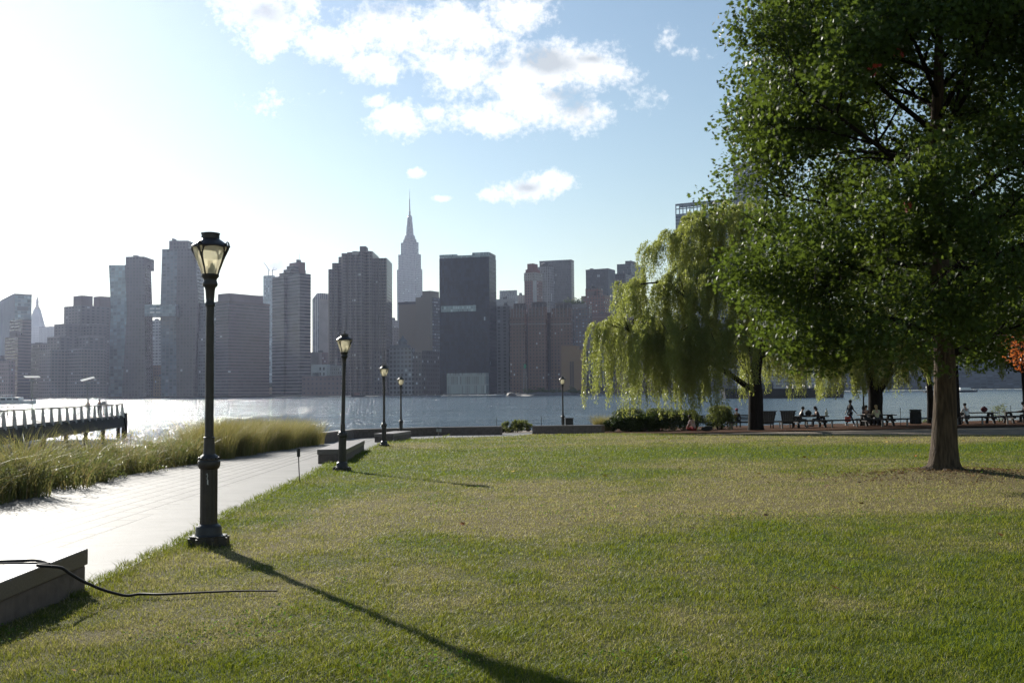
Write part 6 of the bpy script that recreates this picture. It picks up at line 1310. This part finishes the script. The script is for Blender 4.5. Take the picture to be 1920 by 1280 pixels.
b.build('hoist_mast',M['steel'],t.r); t.done()
for i,(pl,pr,yt,Y,lab,c1,fz) in enumerate(((1428,1496,596,960,'pale building glimpsed between the willow and the oak',(0.34,0.35,0.36),0.5),(1494,1562,640,930,'long pale low building glimpsed under the oak leaves',(0.38,0.39,0.4),0.4),(1560,1660,655,1000,'grey building glimpsed behind the forked willow',(0.26,0.27,0.29),0.5),(1655,1790,662,1060,'low grey building glimpsed behind the oak trunk',(0.14,0.15,0.17),0.45),(1785,1990,668,1150,'long grey building on the far bank at the right edge',(0.15,0.16,0.18),0.4),(1210,1300,600,1100,'brown building hidden behind the middle of the big willow',(0.2,0.15,0.14),0.5),(1295,1430,640,1050,'grey building hidden behind the big willow trunk',(0.25,0.25,0.26),0.5))):
    t = Bld(lab,Y,pr,16); t.blk('wall',pl,pr-2,pr+2,yt,facade('glimpsed_wall',c1,(0.14,0.15,0.17),3.4,7.4,0.8,fz,0.04,(0.35,0.38,0.4))); t.parapet(roofm); t.done()
# ================================================================ sky, sun, haze
SUN_AZ = -30.5; SUN_EL = 24.0          # left of the view, beyond the frame
EXPO = 1.08; SKY = 0.0505
w = bpy.data.worlds.new('World'); sc.world = w; w.use_nodes = True; nt = w.node_tree; nt.nodes.clear()
out = N(nt,'ShaderNodeOutputWorld'); bg = N(nt,'ShaderNodeBackground'); nt.links.new(bg.outputs[0],out.inputs[0]); bg.inputs[1].default_value = SKY
sky = N(nt,'ShaderNodeTexSky',sky_type='NISHITA'); sky.sun_disc = False; sky.sun_elevation = R(SUN_EL); sky.sun_rotation = R(SUN_AZ); sky.air_density = 1.4; sky.dust_density = 0.15; sky.ozone_density = 2.0; sky.altitude = 10
tc = N(nt,'ShaderNodeTexCoord').outputs['Generated']; sp = N(nt,'ShaderNodeSeparateXYZ'); nt.links.new(tc,sp.inputs[0])
yy = math_(nt,'MAXIMUM',sp.outputs[1],0.02); u = math_(nt,'DIVIDE',sp.outputs[0],yy); v = math_(nt,'DIVIDE',sp.outputs[2],yy)
cb = N(nt,'ShaderNodeCombineXYZ'); nt.links.new(u,cb.inputs[0]); nt.links.new(v,cb.inputs[1]); uv = cb.outputs[0]
def blobs(lst):
    m = None
    for px,py,rx,ry,*wt in lst:
        d = D(px,py); a = N(nt,'ShaderNodeVectorMath',operation='SUBTRACT'); nt.links.new(uv,a.inputs[0]); a.inputs[1].default_value = (d.x/d.y,d.z/d.y,0)
        s = N(nt,'ShaderNodeVectorMath',operation='MULTIPLY'); nt.links.new(a.outputs[0],s.inputs[0]); s.inputs[1].default_value = (F/rx,F/ry,0)
        l = N(nt,'ShaderNodeVectorMath',operation='LENGTH'); nt.links.new(s.outputs[0],l.inputs[0]); f = math_(nt,'SUBTRACT',1.0,l.outputs['Value']); f = math_(nt,'MULTIPLY',f,wt[0]) if wt else f
        m = f if m is None else math_(nt,'MAXIMUM',m,f)
    return m
CL = [(500,20,110,90),(500,75,55,45),(620,80,85,50),(720,60,150,70),(850,55,140,70),(960,25,90,50),(985,20,60,45),(700,115,60,40),(725,140,45,26),(860,130,110,60),(960,140,140,80),(1040,130,120,75),(1110,125,85,50),(1150,135,60,35),(1000,195,130,60),(1080,215,70,45),(880,220,90,35),(940,230,60,30),(745,225,70,42),(705,190,35,18),(815,215,40,22),
      (985,355,80,30),(1045,340,40,28),(930,365,40,16),(780,325,22,12),(830,372,24,8),(25,530,60,26),(115,536,24,18),(520,500,40,30),(1250,82,20,30,0.3),(1285,97,38,12,0.22),(1205,178,22,14,0.12),(525,190,40,14,0.15)]
GR = [(495,15,75,55,0.5),(1000,115,95,38),(940,120,60,24),(1080,200,60,40),(1060,180,55,22),(990,352,42,18),(25,535,60,28),(115,538,26,20),(525,497,34,22),(720,20,60,25,0.4),(1110,110,40,16)]
n1 = N(nt,'ShaderNodeTexNoise'); n1.inputs['Scale'].default_value = 26; n1.inputs['Detail'].default_value = 9; n1.inputs['Roughness'].default_value = 0.6; nt.links.new(uv,n1.inputs['Vector'])
n2 = N(nt,'ShaderNodeTexNoise'); n2.inputs['Scale'].default_value = 17; n2.inputs['Detail'].default_value = 8; nt.links.new(uv,n2.inputs['Vector'])
n3 = noise(nt, uv, 130, 7, 0.62); nn = math_(nt,'ADD',math_(nt,'SUBTRACT',n1.outputs[0],0.5),math_(nt,'MULTIPLY',math_(nt,'SUBTRACT',n3,0.5),0.7))
front = math_(nt,'GREATER_THAN',sp.outputs[1],0.05)
cv = math_(nt,'ADD',blobs(CL),math_(nt,'MULTIPLY',nn,2.0)); al = math_(nt,'MULTIPLY',math_(nt,'POWER',ramp(nt,cv,0.0,0.7),1.25),front)
gr = math_(nt,'MULTIPLY',ramp(nt,math_(nt,'ADD',blobs(GR),math_(nt,'MULTIPLY',math_(nt,'SUBTRACT',n2.outputs[0],0.5),2.4)),0.0,0.8),0.9); gr = math_(nt,'MAXIMUM',gr,math_(nt,'MULTIPLY',ramp(nt,cv,0.55,1.25),0.4))
WHITE = 0.57/SKY; cc = mixc(nt,gr,(WHITE,WHITE,WHITE),(WHITE*0.43,WHITE*0.475,WHITE*0.515))
nt.links.new(mixc(nt,math_(nt,'MULTIPLY',al,0.96),sky.outputs[0],cc),bg.inputs[0])
sl = bpy.data.lights.new('sun','SUN'); sl.energy = 4.0; sl.angle = R(0.53); sl.color = (1.0,0.95,0.86)
so = bpy.data.objects.new('sun',sl); col.objects.link(so)
dv = Vector((math.sin(R(SUN_AZ))*math.cos(R(SUN_EL)),math.cos(R(SUN_AZ))*math.cos(R(SUN_EL)),math.sin(R(SUN_EL))))
so.rotation_euler = dv.to_track_quat('Z','Y').to_euler(); so.location = dv*50
HAZE = True
if HAZE:
    m, nt, out = newmat('river_haze'); pv = N(nt,'ShaderNodeVolumePrincipled'); pv.inputs['Density'].default_value = 0.000043; pv.inputs['Color'].default_value = (0.66,0.74,1.0,1); pv.inputs['Anisotropy'].default_value = 0.64; nt.links.new(pv.outputs[0],out.inputs['Volume'])
    b = MB(); b.box(-5000,5000,-200,9000,-12,480); o = b.build('haze',m); o['kind'] = 'stuff'
# ================================================================ render settings
sc.render.engine = 'CYCLES'; cy = sc.cycles
cy.use_denoising = True
try: cy.denoiser = 'OPENIMAGEDENOISE'; cy.denoising_input_passes = 'RGB_ALBEDO_NORMAL'; cy.denoising_prefilter = 'NONE'
except Exception: pass
cy.max_bounces = 6; cy.diffuse_bounces = 3; cy.glossy_bounces = 3; cy.transmission_bounces = 4; cy.transparent_max_bounces = 8; cy.volume_bounces = 1
cy.caustics_reflective = False; cy.caustics_refractive = False; cy.sample_clamp_indirect = 6; cy.use_adaptive_sampling = True; cy.adaptive_threshold = 0.008
sc.view_settings.view_transform = 'Standard'; sc.view_settings.look = 'None'; sc.view_settings.exposure = EXPO; sc.view_settings.gamma = 1; sc.view_settings.use_curve_mapping = False
